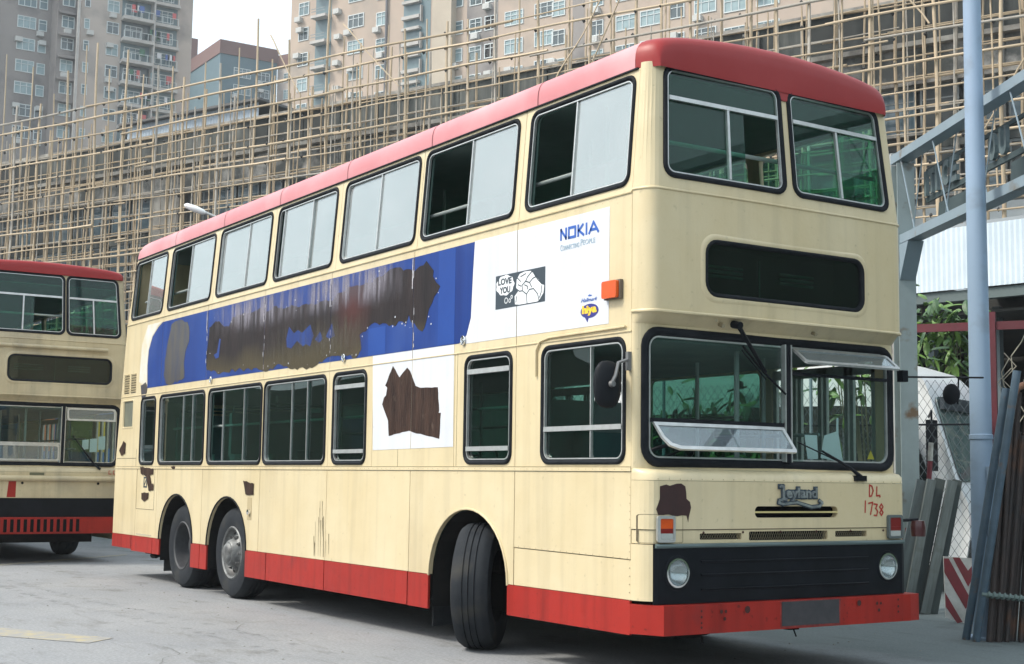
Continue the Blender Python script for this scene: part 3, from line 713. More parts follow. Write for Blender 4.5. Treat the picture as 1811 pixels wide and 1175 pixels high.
vinyl('white_advert', [(-2.11, 3.335), (-.26, 3.335), (-.265, 2.49), (-2.33, 2.49), (-2.22, 2.56), (-2.155, 2.70), (-2.13, 3.1)], WHITEAD, label='plain white advert vinyl behind the driver window')
vinyl('white_advert', [(-3.90, 2.497), (-2.42, 2.497), (-2.41, 1.64), (-3.86, 1.625)], WHITEAD, label='white advert panel below the blue vinyl', cuts=[-3.14])
vinyl('blue_advert', [(-2.113, 3.33), (-2.135, 3.1), (-2.16, 2.70), (-2.225, 2.56), (-2.34, 2.50), (-10.33, 2.50), (-10.36, 2.80), (-10.33, 3.0), (-10.20, 3.17), (-9.98, 3.28), (-9.82, 3.33)], BLUEAD, label='long blue advert vinyl with scraped patches')
WEA = mat('white_edge_vinyl', (.68, .68, .66), .4, (.66, .58, .42), 3)
vinyl('pale_advert_edge', [(-10.345, 2.50), (-10.375, 2.80), (-10.345, 3.0), (-10.21, 3.18), (-9.99, 3.30), (-9.82, 3.34), (-10.4, 3.34), (-10.62, 3.1), (-10.68, 2.6)], WEA, w0=.0022)
def blur_edge_mat(name, col, col2, edge, sx=3.0):
    return mat(name, col, .5, col2, 1.3, bump=.08, bscale=9, stretch=(sx, 1, .6), spec=.2, dirt=edge, dscale=1.5, dlo=.54, dhi=.80, streak=.5)
BR1 = blur_edge_mat('scraped_vinyl', (.018, .011, .012), (.050, .030, .018), (.10, .09, .085))
def jag(poly, amp, seg, seed):
    r = random.Random(seed); out = []
    for i in range(len(poly)):
        a, b = Vector(poly[i]), Vector(poly[(i+1) % len(poly)]); L_ = (b-a).length; n_ = max(1, int(L_/seg))
        for k in range(n_):
            p = a.lerp(b, k/n_); out.append((p.x+(r.uniform(-amp, amp) if k else 0), p.y+(r.uniform(-amp, amp) if k else 0)))
    return out
def zoned(name, top, low, z0, z1, red=None):
    m = mat(name, top, .5, (top[0]*1.9, top[1]*1.7, top[2]*1.5), 1.8, bump=.12, bscale=9, stretch=(3, 1, .6), spec=.2, streak=.45)
    n = m.node_tree; L = n.links; b = n.nodes['Principled BSDF']; src = b.inputs['Base Color'].links[0].from_socket
    tc = n.nodes.new('ShaderNodeTexCoord'); sx = n.nodes.new('ShaderNodeSeparateXYZ'); L.new(tc.outputs['Object'], sx.inputs[0])
    t = n.nodes.new('ShaderNodeTexNoise'); t.inputs['Scale'].default_value = 1.7; t.inputs['Detail'].default_value = 5; L.new(tc.outputs['Object'], t.inputs['Vector'])
    a = n.nodes.new('ShaderNodeMath'); a.operation = 'MULTIPLY_ADD'; a.inputs[1].default_value = .5; L.new(t.outputs['Fac'], a.inputs[0]); L.new(sx.outputs['Z'], a.inputs[2])
    r = n.nodes.new('ShaderNodeMapRange'); r.inputs['From Min'].default_value = z0+.25; r.inputs['From Max'].default_value = z1+.25; L.new(a.outputs[0], r.inputs['Value'])
    mx = n.nodes.new('ShaderNodeMixRGB'); mx.inputs[1].default_value = (*low, 1); L.new(r.outputs[0], mx.inputs[0]); L.new(src, mx.inputs[2]); last = mx.outputs[0]
    if red:
        g_ = n.nodes.new('ShaderNodeMapRange'); q = n.nodes.new('ShaderNodeVectorMath'); q.operation = 'DISTANCE'; q.inputs[1].default_value = (-4.35, 0, 2.98); L.new(tc.outputs['Object'], q.inputs[0])
        g_.inputs['From Min'].default_value = .05; g_.inputs['From Max'].default_value = .45; g_.inputs['To Min'].default_value = .6; g_.inputs['To Max'].default_value = 0; L.new(q.outputs['Value'], g_.inputs['Value'])
        m2 = n.nodes.new('ShaderNodeMixRGB'); m2.inputs[2].default_value = (*red, 1); L.new(g_.outputs[0], m2.inputs[0]); L.new(last, m2.inputs[1]); last = m2.outputs[0]
    L.new(last, b.inputs['Base Color']); return m
BR1 = zoned('scraped_vinyl_zoned', (.013, .009, .010), (.060, .047, .024), 2.58, 2.80, (.09, .018, .014))
def scuffmat(name, col, z0, z1, hi, xa, xb):
    m = bpy.data.materials.new(name); m.use_nodes = True; n = m.node_tree; L = n.links; b = n.nodes['Principled BSDF']; b.inputs['Base Color'].default_value = (*col, 1); b.inputs['Roughness'].default_value = .6
    tc = n.nodes.new('ShaderNodeTexCoord'); sx = n.nodes.new('ShaderNodeSeparateXYZ'); L.new(tc.outputs['Object'], sx.inputs[0])
    mp = n.nodes.new('ShaderNodeMapping'); mp.inputs['Scale'].default_value = (9, 1, .9); L.new(tc.outputs['Object'], mp.inputs[0])
    t = n.nodes.new('ShaderNodeTexNoise'); t.inputs['Scale'].default_value = 1.6; t.inputs['Detail'].default_value = 8; L.new(mp.outputs[0], t.inputs['Vector'])
    t2 = n.nodes.new('ShaderNodeTexNoise'); t2.inputs['Scale'].default_value = .8; L.new(tc.outputs['Object'], t2.inputs['Vector'])
    def mr(sock, a, b_, c_, d_):
        r = n.nodes.new('ShaderNodeMapRange'); r.interpolation_type = 'SMOOTHSTEP'
        for k, v in zip(('From Min', 'From Max', 'To Min', 'To Max'), (a, b_, c_, d_)): r.inputs[k].default_value = v
        L.new(sock, r.inputs['Value']); return r.outputs[0]
    def mul(p, q):
        k = n.nodes.new('ShaderNodeMath'); k.operation = 'MULTIPLY'; L.new(p, k.inputs[0]); L.new(q, k.inputs[1]); return k.outputs[0]
    f = mul(mul(mr(sx.outputs['Z'], z0, (z0+z1)/2, 0, 1), mr(sx.outputs['Z'], (z0+z1)/2, z1, 1, .0)), mul(mr(t.outputs['Fac'], .42, .62, .15, 1), mr(t2.outputs['Fac'], .38, .6, .1, hi)))
    f = mul(f, mul(mr(sx.outputs['X'], xa, xa+.9, 0, 1), mr(sx.outputs['X'], xb-.6, xb, 1, 0)))
    L.new(f, b.inputs['Alpha']); return m
A1 = [(-3.14, 3.20), (-2.92, 3.27), (-2.79, 3.17), (-2.80, 3.12), (-2.67, 3.02), (-2.77, 2.94), (-2.86, 2.84), (-2.90, 2.74), (-2.97, 2.65), (-3.05, 2.68), (-3.12, 2.74), (-3.18, 2.75), (-3.22, 2.82),
      (-3.27, 2.74), (-3.41, 2.78), (-3.47, 2.74), (-3.72, 2.79), (-3.94, 2.80), (-4.06, 2.74), (-4.18, 2.72), (-4.14, 2.58), (-4.21, 2.52), (-4.32, 2.505), (-4.37, 2.54), (-4.70, 2.55), (-4.95, 2.53), (-5.18, 2.475),
      (-5.41, 2.47), (-5.70, 2.48), (-5.86, 2.52), (-6.07, 2.56), (-6.22, 2.505), (-6.49, 2.51), (-6.66, 2.55), (-6.80, 2.53), (-6.90, 2.56), (-7.02, 2.53), (-7.16, 2.58), (-7.28, 2.54), (-7.39, 2.58), (-7.46, 2.54), (-7.68, 2.56), (-7.77, 2.54), (-7.96, 2.60), (-8.17, 2.61),
      (-8.21, 2.78), (-8.16, 2.99), (-8.14, 3.12), (-8.0, 3.16), (-7.83, 3.17), (-7.69, 3.10), (-7.52, 3.08), (-7.40, 3.18), (-7.08, 3.20), (-6.83, 3.18), (-6.63, 3.21), (-6.39, 3.15), (-6.23, 3.19), (-6.00, 3.14), (-5.78, 3.16), (-5.56, 3.12), (-5.35, 3.12),
      (-5.15, 3.11), (-4.96, 3.13), (-4.78, 3.11), (-4.69, 3.17), (-4.38, 3.20), (-4.00, 3.19), (-3.68, 3.25), (-3.52, 3.28), (-3.29, 3.24)]
vinyl('scraped_patch', jag(A1, .016, .055, 3), BR1, w0=.0045, label='large dark brown area scraped off the blue advert')
vinyl('blue_remnant', [(-5.86, 2.72), (-5.88, 2.81), (-5.82, 2.93), (-5.69, 2.85), (-5.60, 2.88), (-5.49, 2.84), (-5.30, 2.91), (-5.21, 2.79), (-5.29, 2.69), (-5.39, 2.72), (-5.46, 2.70), (-5.61, 2.77), (-5.75, 2.70)], BLUEAD, w0=.0062)
vinyl('blue_remnant', [(-5.17, 2.75), (-5.06, 2.82), (-4.99, 2.74), (-5.08, 2.71)], BLUEAD, w0=.0062)
vinyl('blue_remnant', [(-4.92, 2.76), (-4.79, 2.88), (-4.72, 2.75), (-4.84, 2.73)], BLUEAD, w0=.0062)
vinyl('blue_remnant', [(-7.96, 2.78), (-7.86, 2.80), (-7.80, 2.96), (-7.76, 2.95), (-7.80, 2.74), (-7.9, 2.73)], BLUEAD, w0=.0062)
vinyl('scuff_haze', [(-8.15, 2.90), (-3.15, 2.90), (-3.15, 3.325), (-8.15, 3.325)], scuffmat('pale_scuff', (.33, .31, .37), 2.94, 3.46, .48, -8.1, -3.2), w0=.0072)
vinyl('scuff_haze', [(-6.6, 2.50), (-3.9, 2.50), (-3.9, 3.0), (-6.6, 3.0)], scuffmat('olive_scuff', (.10, .085, .06), 2.5, 3.0, .55, -6.6, -3.9), w0=.0074)
BAND = mat('blue_reflection_paint', (.009, .045, .235), .4, (.014, .06, .28), .9, spec=.2)  # reflections on the blue vinyl, painted in as lighter bands
vinyl('reflection_band', [(-2.70, 2.505), (-2.42, 2.505), (-2.42, 3.325), (-2.70, 3.325)], BAND, w0=.0032); vinyl('reflection_band', [(-4.0, 2.505), (-3.66, 2.505), (-3.66, 2.76), (-4.0, 2.76)], BAND, w0=.0032)
vinyl('worn_patch', jag([(-9.48, 3.27), (-9.27, 3.30), (-8.90, 3.25), (-8.81, 3.11), (-8.82, 3.00), (-8.93, 2.89), (-8.97, 2.74), (-8.94, 2.56), (-9.34, 2.51), (-9.60, 2.52), (-9.70, 2.64), (-9.65, 2.88), (-9.59, 3.06)], .02, .08, 5), SCUFF, w0=.0045, label='greyish worn patch at the rear end of the blue advert')
vinyl('scraped_patch', jag([(-3.50, 2.38), (-3.37, 2.27), (-3.23, 2.35), (-3.18, 2.32), (-3.07, 2.18), (-2.99, 2.16), (-2.68, 2.15), (-2.65, 1.95), (-2.66, 1.93), (-2.62, 1.93), (-2.64, 1.71), (-2.86, 1.74), (-3.08, 1.77), (-3.17, 1.79), (-3.30, 1.78), (-3.55, 1.75), (-3.57, 1.89), (-3.69, 2.04), (-3.66, 2.10), (-3.62, 2.12), (-3.60, 2.19), (-3.64, 2.21)], .004, .05, 6), BROWN, w0=.0045, cuts=[-3.14], gap=.004, label='brown castle-shaped scraped patch on the white panel')
for poly in ([(-10.47, 1.47), (-9.95, 1.45), (-9.95, 1.37), (-10.08, 1.36), (-10.01, 1.26), (-9.92, 1.25), (-9.92, 1.17), (-10.10, 1.16), (-10.20, 1.34), (-10.44, 1.38)],
             [(-10.38, 1.13), (-10.10, 1.14), (-10.11, 1.06), (-10.26, 1.02), (-10.37, 1.05)], [(-11.23, 1.82), (-11.13, 1.79), (-11.14, 1.65), (-11.30, 1.62), (-11.40, 1.69)],
             [(-6.93, 1.32), (-6.63, 1.29), (-6.63, 1.17), (-6.85, 1.17)], [(-9.3, 1.475), (-9.12, 1.475), (-9.14, 1.445), (-9.22, 1.44)]):
    vinyl('rust_patch', jag(poly, .008, .05, 9), BROWN, w0=.009, cuts=[])
vinyl('white_scuff', jag([(-10.60, 2.55), (-10.40, 2.58), (-10.33, 2.50), (-10.38, 2.40), (-10.5, 2.33), (-10.56, 2.42)], .01, .05, 4), SCUFF, w0=.004, cuts=[])
# rust streaks, tape flakes at the joints
RUSTL = mat('rust_streak', (.16, .09, .04), .8, (.42, .32, .18), 20)
m = MB(); rr = random.Random(11)
for k in range(16):
    x = -4.93+rr.gauss(0, .10); z1 = 1.20-abs(x+4.93)*2-rr.random()*.25; z0 = z1-.12-rr.random()*.35; ww = .002+rr.random()*.004
    z0 = max(z0, .60); m.add([(x-ww, z1, .0012), (x+ww, z1, .0012), (x+ww*.4+.01, z0, .0012), (x-ww*.4+.01, z0, .0012)], [(0, 3, 2, 1)][::1])
    m.add([(x-ww, z1, .0012), (x+ww, z1, .0012), (x+ww*.4+.01, z0, .0012), (x-ww*.4+.01, z0, .0012)], [(0, 1, 2, 3)])
m.map(S_).build('rust_streak', RUSTL, bus, kind='stuff')
m = MB(); rr = random.Random(12)
for s_ in (-6.48, -4.82, -3.14, -8.2):
    z = 2.52
    while z < 3.32:
        h = rr.uniform(.02, .09); ww = rr.uniform(.006, .016); off = rr.uniform(-.02, .02)
        if rr.random() < .55: m.merge(plate([(s_+off, z), (s_+off+ww, z+.01), (s_+off+ww*.8, z+h), (s_+off-.003, z+h*.9)], t=.001, w0=.0075))
        z += h+rr.uniform(.0, .06)
    m.merge(plate([(s_-.03, 3.05 if s_ > -8 else 3.1), (s_-.012, 3.05), (s_-.012, 3.32), (s_-.026, 3.32)], t=.001, w0=.007))
m.map(S_).build('torn_edge', mat('torn_edge_white', (.55, .57, .62), .5, (.25, .2, .2), 30), bus, kind='stuff')
m = MB(); rr = random.Random(77)
for k in range(34):
    x, z = A1[rr.randrange(len(A1))]; x += rr.uniform(-.15, .15); z += rr.uniform(-.05, .05); h = rr.uniform(.003, .009)
    if 2.5 < z < 3.3: m.merge(plate([(x-h, z-h*.6), (x+h*.8, z-h), (x+h, z+h*.7), (x-h*.4, z+h)], t=.001, w0=.0078))
m.map(S_).build('paint_fleck', mat('fleck_white', (.6, .62, .68), .5), bus, kind='stuff')
# eyelets
for x, z in ((-2.26, 2.52), (-4.50, 2.52), (-8.02, 2.49)):
    m = MB(); m.tube([(x+.026*math.cos(a), -.012, z+.034*math.sin(a)) for a in [2*math.pi*k/16 for k in range(16)]], .009, 6, closed=True); m.lathe([(.001, -.014), (.014, -.012), (.016, 0)], (x, 0, z), n=10)
    m.build('lamp_eyelet', CHROME, bus, smooth=60)
# ---- printed marks
def mark(name, m_, mt, w_=.0048, label=None, fn=side):
    return m_.map(lambda a, b, c: fn(a, b, c+w_)).build(name, mt, bus, label=label)
# wordmark of straight strokes
m = MB(); x0, x1, z0, z1 = -.875, -.385, 3.165, 3.262; h = z1-z0; u = (x1-x0)/5.05; sw = .020
def L(pts): m.merge(stroke([(x0+a*u, z0+b*h) for a, b in pts], sw, t=.0008))
L([(.1, .1), (.1, .9)]); L([(.1, .86), (.78, .14)]); L([(.78, .1), (.78, .9)])
L([(1.15, .12), (1.15, .88), (2.0, .88), (2.0, .12), (1.15, .12)])
L([(2.38, .1), (2.38, .9)]); L([(2.45, .48), (3.0, .9)]); L([(2.45, .52), (3.08, .1)])
L([(3.45, .1), (3.45, .9)]); L([(3.8, .1), (4.35, .9), (4.95, .1)]); L([(4.02, .33), (4.72, .33)])
mark('wordmark', m, BLUEINK, label='blue capital letters NOKIA')
m = tofit(textmesh('C', .05, .0004), -.87, -.845, 3.088, 3.135); 
m.merge(tofit(textmesh('ONNECTING', .05, .0004), -.84, -.63, 3.09, 3.125)); m.merge(tofit(textmesh('P', .05, .0004), -.61, -.587, 3.095, 3.145)); m.merge(tofit(textmesh('EOPLE', .05, .0004), -.58, -.43, 3.098, 3.135))
mark('slogan', m, PALEINK, label='small grey letters CONNECTING PEOPLE')
# picture message panel
px0, px1, pz0, pz1 = -1.775, -1.07, 2.73, 3.0
mark('picture_panel', plate([(px0, pz0), (px1, pz0), (px1, pz1), (px0, pz1)], t=.001), INK, .0042)
def PX(a, b): return (px0+a*(px1-px0), pz0+b*(pz1-pz0))
blob = [PX(.20+.185*math.cos(t)*(1+.05*math.cos(9*t)), .68+.30*math.sin(t)*(1+.05*math.cos(9*t))) for t in [2*math.pi*k/40 for k in range(40)]]
m = plate(blob, t=.0008)
fig = [PX(*p) for p in ((.41, .06), (.40, .30), (.47, .42), (.43, .55), (.44, .78), (.50, .93), (.60, .97), (.72, .95), (.80, .82), (.90, .60), (.985, .45), (.97, .25), (.90, .08), (.86, .03), (.50, .03))]
m.merge(plate(fig, t=.0008)); mark('drawn_shape', m, PIXW, .0052)
m = MB(); lw = .009
for pts in ([(.44, .50), (.50, .42), (.56, .42), (.64, .30), (.655, .02)], [(.64, .30), (.70, .42), (.78, .42), (.86, .25), (.89, .05)], [(.56, .45), (.55, .58), (.62, .68), (.70, .62), (.74, .48)],
            [(.62, .68), (.66, .80), (.74, .92)], [(.70, .62), (.76, .72), (.84, .76)], [(.47, .62), (.53, .56)], [(.60, .58), (.66, .52), (.66, .44)], [(.455, .82), (.52, .70)], [(.78, .86), (.87, .64), (.95, .50)], [(.93, .46), (.93, .28), (.90, .14)], [(.44, .28), (.43, .12)], [(.52, .84), (.62, .90)]):
    m.merge(stroke([PX(*p) for p in pts], lw, t=.0008))
m.merge(tofit(textmesh('LOVE', .1, .0004, off=.004), *[PX(.055, 0)[0], PX(.335, 0)[0], PX(0, .70)[1], PX(0, .90)[1]])); m.merge(tofit(textmesh('YOU', .1, .0004, off=.004), *[PX(.09, 0)[0], PX(.31, 0)[0], PX(0, .44)[1], PX(0, .64)[1]]))
mark('drawn_line', m, INK, .0064, label='speech bubble reading LOVE YOU with a drawn figure')
m = MB()
for cx, cz, r_ in ((.225, .22, .022), (.30, .20, .014), (.34, .30, .012)):
    a_, b_ = PX(cx, cz); m.merge(stroke([(a_+r_*math.cos(2*math.pi*k/12), b_+r_*math.sin(2*math.pi*k/12)) for k in range(12)], .006, t=.0008, closed=True))
mark('drawn_shape', m, PIXW, .0052)
m = tofit(textmesh('Hallmark', .06, .0004, shear=.4), -.60, -.40, 2.672, 2.70); mark('slogan', m, BLUEINK, label='small blue script word Hallmark')
m = plate([(-.515, 2.712), (-.49, 2.708), (-.465, 2.712), (-.475, 2.72), (-.487, 2.716), (-.492, 2.728), (-.50, 2.716), (-.51, 2.722)], t=.0008); mark('crown_mark', m, BLUEINK)
el = [(-.495+.11*math.cos(t), 2.602+.052*math.sin(t)) for t in [2*math.pi*k/28 for k in range(28)]]
mark('bubble_logo', plate(el, t=.001), NAVY, .0045); mark('bubble_logo', plate([(-.56, 2.57), (-.50, 2.56), (-.52, 2.52)], t=.001), NAVY, .0043)
m = tofit(textmesh('hiya', .1, .0004, off=.006), -.585, -.405, 2.568, 2.645); mark('logo_letters', m, YEL, .006, label='yellow letters hiya on a navy speech bubble')
# side indicator lamp
m = MB(); m.box((-.29, -.028, 2.655), (-.10, -.001, 2.79)); lamp = m.build('side_indicator', mat('lamp_base', (.12, .10, .08), .6), bus)
m = plate(rrect(-.285, 2.662, -.115, 2.785, .015, 3), t=.035, w0=.055).map(side); m.build('lens', ORANGE, lamp)
# filler recess behind rear wheel
m = MB(); m.box((-6.80, .895, -.001), (-6.68, 1.14, .003)); o = m.map(S_).build('filler_recess', mat('recess_shade', (.42, .34, .2), .7), bus)
m = MB(); m.lathe([(.001, -.03), (.03, -.028), (.032, 0)], (-6.73, 0, .98), n=10); m.build('cap', CHROME, o, smooth=50)
# numbers on the hatch
m = plate([(-10.33, 1.20), (-10.19, 1.20), (-10.19, 1.34), (-10.33, 1.34)], [[(-10.30, 1.22), (-10.22, 1.22), (-10.22, 1.32), (-10.30, 1.32)]], t=.001); m.merge(stroke([(-10.31, 1.22), (-10.21, 1.32)], .02, t=.001)); mark('faded_sign', m, INK, .002)
m = MB(); m.box((-10.55, .585, .0), (-9.95, .6, .0015)); mark('small_lettering', m, mat('faint_ink', (.45, .40, .30), .8), .0008)
# eyebrow rain strips over the cab window
m = MB(); m.tube([(-1.17, -.012, 2.16), (-1.17, -.012, 2.36), (-1.12, -.012, 2.425), (-1.0, -.012, 2.445), (-.06, -.012, 2.452)], .009, 6); m.build('rain_strip', CREAM, bus, smooth=60)
# ---- front details
F_ = front
def fplate(o, h=(), t=.03, w0=0.0): return plate(o, h, t=t, cuts=FC, w0=w0).map(F_)
fplate([(0, 1.052), (W, 1.052), (W, 1.383), (0, 1.383)], [rrect(.97, 1.128, 1.80, 1.21, .035)], t=.05).build('front_panel', CREAM, bus)
fplate([(0, .955), (W, .955), (W, 1.046), (0, 1.046)], [rrect(.47, .978, .85, 1.022, .008, 2), rrect(.92, .968, 1.70, 1.032, .012, 2), rrect(1.78, .984, 2.12, 1.028, .008, 2)], t=.05, w0=-.008).build('front_panel', CREAM, bus)
m = MB(); m.box((.95, 1.162, -.012), (1.82, 1.174, -.002)); m.map(F_).build('vent_bar', mat('bar_cream', (.60, .50, .22), .5), bus)
m = MB(); m.box((.10, .90, .95), (.105, 2.0, 1.25)); 
m.box((.10, .40, .95), (.105, 2.2, 1.04)); m.build('vent_backing', DARK, bus)
m = MB()
for (a, b, c_, d_) in ((.47, .85, .978, 1.022), (.92, 1.70, .968, 1.032), (1.78, 2.12, .984, 1.028)):
    y = a
    while y < b-.02:
        for z0, z1 in ((c_, d_), (d_, c_)):
            p, q = front(y, z0, -.02), front(y+.028, z1, -.02); m.tube([p, q], .0022, 3, caps=False)
        y += .022
m.build('vent_mesh', mat('mesh_dirty', (.16, .14, .09), .7), bus, kind='stuff')
fplate([(.07, .548), (W-.07, .548), (W-.07, .925), (.07, .925)], [[(.265+.115*math.cos(2*math.pi*k/24), .757+.105*math.sin(2*math.pi*k/24)) for k in range(24)], [(2.335+.115*math.cos(2*math.pi*k/24), .757+.105*math.sin(2*math.pi*k/24)) for k in range(24)]], t=.04, w0=.004).build('grille_panel', BLACKP, bus)
plate([(0, .57), (.066, .57), (.066, .95), (0, .95)], t=.02, cuts=FC).map(F_).build('front_panel', CREAM, bus)
plate([(W-.066, .57), (W, .57), (W, .95), (W-.066, .95)], t=.02, cuts=FC).map(F_).build('front_panel', CREAM, bus)
m = MB(); m.tube([front(y, .94, .008) for y in [.08]+[f for f in FC if .08 < f < 2.52]+[2.52]], .016, 6); m.build('grille_lip', mat('lip_grey', (.10, .14, .14), .4), bus, smooth=60)
for z in (.64, .74, .83):
    m = MB(); m.tube([front(y, z, .008) for y in (.47, .8, 1.1, 1.3, 1.5, 1.8, 2.12)], .007, 6); m.build('grille_rib', BLACKP, bus, smooth=60)
REFL = mat('reflector', (.42, .45, .46), .22, metal=.9)
for y in (.265, 2.335):
    hd = MB(); Mx = None
    c = Vector(front(y, .757, .0))
    hd.lathe([(.125, -.01), (.12, .008), (.105, .012), (.098, -.005)], (c.x, y, .757), 'x', 28); h_ = hd.build('headlight', BLACKP, bus, smooth=50)
    b_ = MB(); b_.lathe([(.001, -.075), (.04, -.065), (.07, -.045), (.094, -.002)], (c.x, y, .757), 'x', 28); b_.build('reflector', REFL, h_, smooth=60)
    b_ = MB(); b_.lathe([(.100, -.004), (.100, .014), (.088, .016), (.088, .002)], (c.x, y, .757), 'x', 28); b_.build('bezel', CHROME, h_, smooth=50)
    b_ = MB(); b_.lathe([(.001, .028), (.03, .026), (.06, .018), (.088, .004)], (c.x, y, .757), 'x', 28)
    b_.build('lens', MATS.get('lens_glass') or glass('lens_glass', (.85, .9, .9), 1.5, .03), h_, smooth=60)
# light clusters
for ya, yb, fl in ((.085, .235, 1), (2.335, 2.50, -1)):
    q = ringloft([(ya-.0, .965, yb+.0, 1.145, .018, .0), (ya, .965, yb, 1.145, .018, .022), (ya+.02, .985, yb-.02, 1.125, .01, .024), (ya+.02, .985, yb-.02, 1.125, .01, .005)], 3).map(F_).build('light_cluster', ALU if fl > 0 else mat('grey_bezel', (.10, .12, .12), .4), bus)
    plate([(ya+.018, 1.058), (yb-.018, 1.058), (yb-.018, 1.127), (ya+.018, 1.127)], t=.01, w0=.018).map(F_).build('lens', ORANGE if fl > 0 else REDLENS, q)
    plate([(ya+.018, 1.026), (yb-.018, 1.026), (yb-.018, 1.0575), (ya+.018, 1.0575)], t=.01, w0=.0175).map(F_).build('lens', REDLENS, q)
    plate([(ya+.018, .983), (yb-.018, .983), (yb-.018, 1.0255), (ya+.018, 1.0255)], t=.01, w0=.017).map(F_).build('lens', CLEAR, q)
# extra round lamp hanging off the far front corner
m = MB(); m.lathe([(.001, -.07), (.055, -.07), (.06, 0), (.05, .05), (.001, .055)], (.20, 2.66, 1.05), 'z', 16); m.build('marker_lamp', mat('dark_red_lamp', (.05, .006, .008), .3, coat=.3), bus, smooth=50)
MB().tube([(.12, 2.56, 1.10), (.2, 2.66, 1.11)], .012, 6).build('marker_bracket', BLACKP, bus)
# bumper
def bumper(root, z0, z1, slots=False):
    plan = [(-.03, -.003), (.0, -.004), (.235, .10), (.245, 1.3), (.235, W-.08), (.215, W+.035), (-.03, W+.035)]
    plan2 = [(x-.03 if x > .05 else x, min(max(y, .03), W-.02)) for x, y in plan]
    m = MB(); n_ = len(plan)
    for i in range(n_-1):
        (xa, ya), (xb, yb) = plan[i], plan[i+1]
        m.add([(xa, ya, z0), (xb, yb, z0), (xb, yb, z1), (xa, ya, z1)], [(0, 1, 2, 3)])
    m.add([(x, y, z1) for x, y in plan], [tuple(range(n_))]); m.add([(x, y, z0) for x, y in plan], [tuple(range(n_))[::-1]])
    return m.build('bumper', RED, root)
bp = bumper(bus, .345, .545)
MB().box((.246, 1.165, .365), (.252, 1.735, .535)).build('number_plate', mat('blank_plate', (.055, .05, .055), .6, (.03, .03, .035), 6), bus)
HOLE = mat('hole_grime', (.05, .012, .01), .8)
m = MB(); rr = random.Random(4)
for y, z, r_ in ((.42, .50, .008), (.42, .46, .009), (.42, .42, .008), (.42, .39, .009), (.60, .49, .014), (.64, .49, .012), (.63, .44, .013), (.84, .495, .026), (1.95, .50, .022), (2.14, .49, .012), (2.18, .49, .011), (2.16, .44, .013), (2.37, .51, .009), (2.37, .46, .010), (2.37, .42, .009)):
    m.disc((.2475, y, z), r_, 'x', 10)
m.build('bolt_hole', HOLE, bp, kind='stuff')
MB().merge(plate([(1.15, .352), (1.75, .352), (1.76, .543), (1.15, .543)], t=.001)).map(lambda y, z, w_: (.2470+w_, y, z)).build('paint_wear', mat('dark_red_wear', (.16, .02, .02), .7, (.33, .04, .03), 14), bp)
m = MB(); m.box((.08, 1.34, .32), (.14, 1.44, .345)); m.tube([(.12, 1.40, .33), (.13, 1.42, .27)], .006, 5); m.box((.1, .3, .31), (.16, .5, .345)); m.tube([(.12, .52, .34), (.14, .52, .27)], .008, 5); m.build('tow_bracket', DARK, bus)
# badge
m = MB(); fm = front
t_ = tofit(textmesh('eyland', .12, .006, off=.004), 1.262, 1.575, 1.248, 1.345, .012); bd = MB().merge(t_)
bd.merge(stroke([(1.215, 1.355), (1.235, 1.35), (1.237, 1.265), (1.262, 1.262)], .020, t=.012, w0=.018)); bd.merge(stroke([(1.200, 1.350), (1.225, 1.356)], .012, t=.012, w0=.018))
sw_ = [(1.24, 1.262), (1.195, 1.252), (1.19, 1.235), (1.23, 1.225), (1.30, 1.232), (1.37, 1.238), (1.44, 1.222), (1.52, 1.205), (1.60, 1.212), (1.625, 1.235), (1.60, 1.25)]
bd.merge(stroke(sw_, .016, t=.012, w0=.018))
bdg = bd.map(F_).build('badge', mat('pewter', (.42, .45, .45), .35, (.2, .22, .24), 18, metal=.7), bus, label='pewter lettering Leyland with a scroll underneath')
plate(rrect(1.205, 1.225, 1.60, 1.35, .02, 3), [], t=.004, w0=.007).map(F_)
m = tofit(textmesh('eyland', .12, .002, off=.016), 1.250, 1.587, 1.238, 1.355, .006); m.merge(stroke([(1.20, 1.352), (1.235, 1.352), (1.237, 1.262), (1.265, 1.258)], .038, t=.004, w0=.010)); m.merge(stroke(sw_, .030, t=.004, w0=.010)); m.map(F_).build('badge_back', mat('badge_dark', (.04, .06, .08), .5), bus)
# hand painted number
def DG(x, y, w_, h, pts, sw2=.012):
    return stroke([(x+a*w_, y+b*h) for a, b in pts], sw2, t=.001)
m = MB(); D = [(0, 0), (.05, 1), (.6, .9), (.9, .5), (.5, .05), (0, 0)]; Lc = [(.1, 1), (0, .1), (.8, .15), (.85, 0)]
m.merge(DG(2.145, 1.285, .048, .085, D)); m.merge(DG(2.225, 1.282, .045, .075, Lc))
m.merge(DG(2.095, 1.165, .01, .085, [(0, 0), (.5, 1)])); m.merge(DG(2.135, 1.150, .045, .09, [(0, .92), (1, 1), (.45, 0)]))
m.merge(DG(2.195, 1.138, .045, .095, [(0, .95), (.8, .9), (.4, .6), (.9, .35), (.6, .02), (0, .05)])); m.merge(DG(2.255, 1.142, .045, .085, [(.5, .5), (.05, .75), (.5, 1), (.9, .75), (.5, .5), (.05, .25), (.5, 0), (.9, .25), (.5, .5)]))
m.map(lambda a, b, c: front(a, b, c+.0025)).build('fleet_number', REDPAINT, bus, label='hand painted red DL 1738')
fp = jag([(.115, 1.345), (.30, 1.365), (.335, 1.345), (.345, 1.26), (.375, 1.24), (.385, 1.20), (.365, 1.135), (.36, 1.10), (.345, 1.145), (.10, 1.15), (.085, 1.19), (.115, 1.26)], .008, .04, 2)
plate(fp, t=.001, w0=.0022, cuts=FC).map(F_).build('scraped_patch', mat('front_brown', (.045, .014, .014), .45, (.03, .012, .012), 6, bump=.1, bscale=30), bus)
m = MB()
for k in range(7): rivet(.14+.36*k, 1.028, lambda a, b, c: front(a, b, -.003), .011)
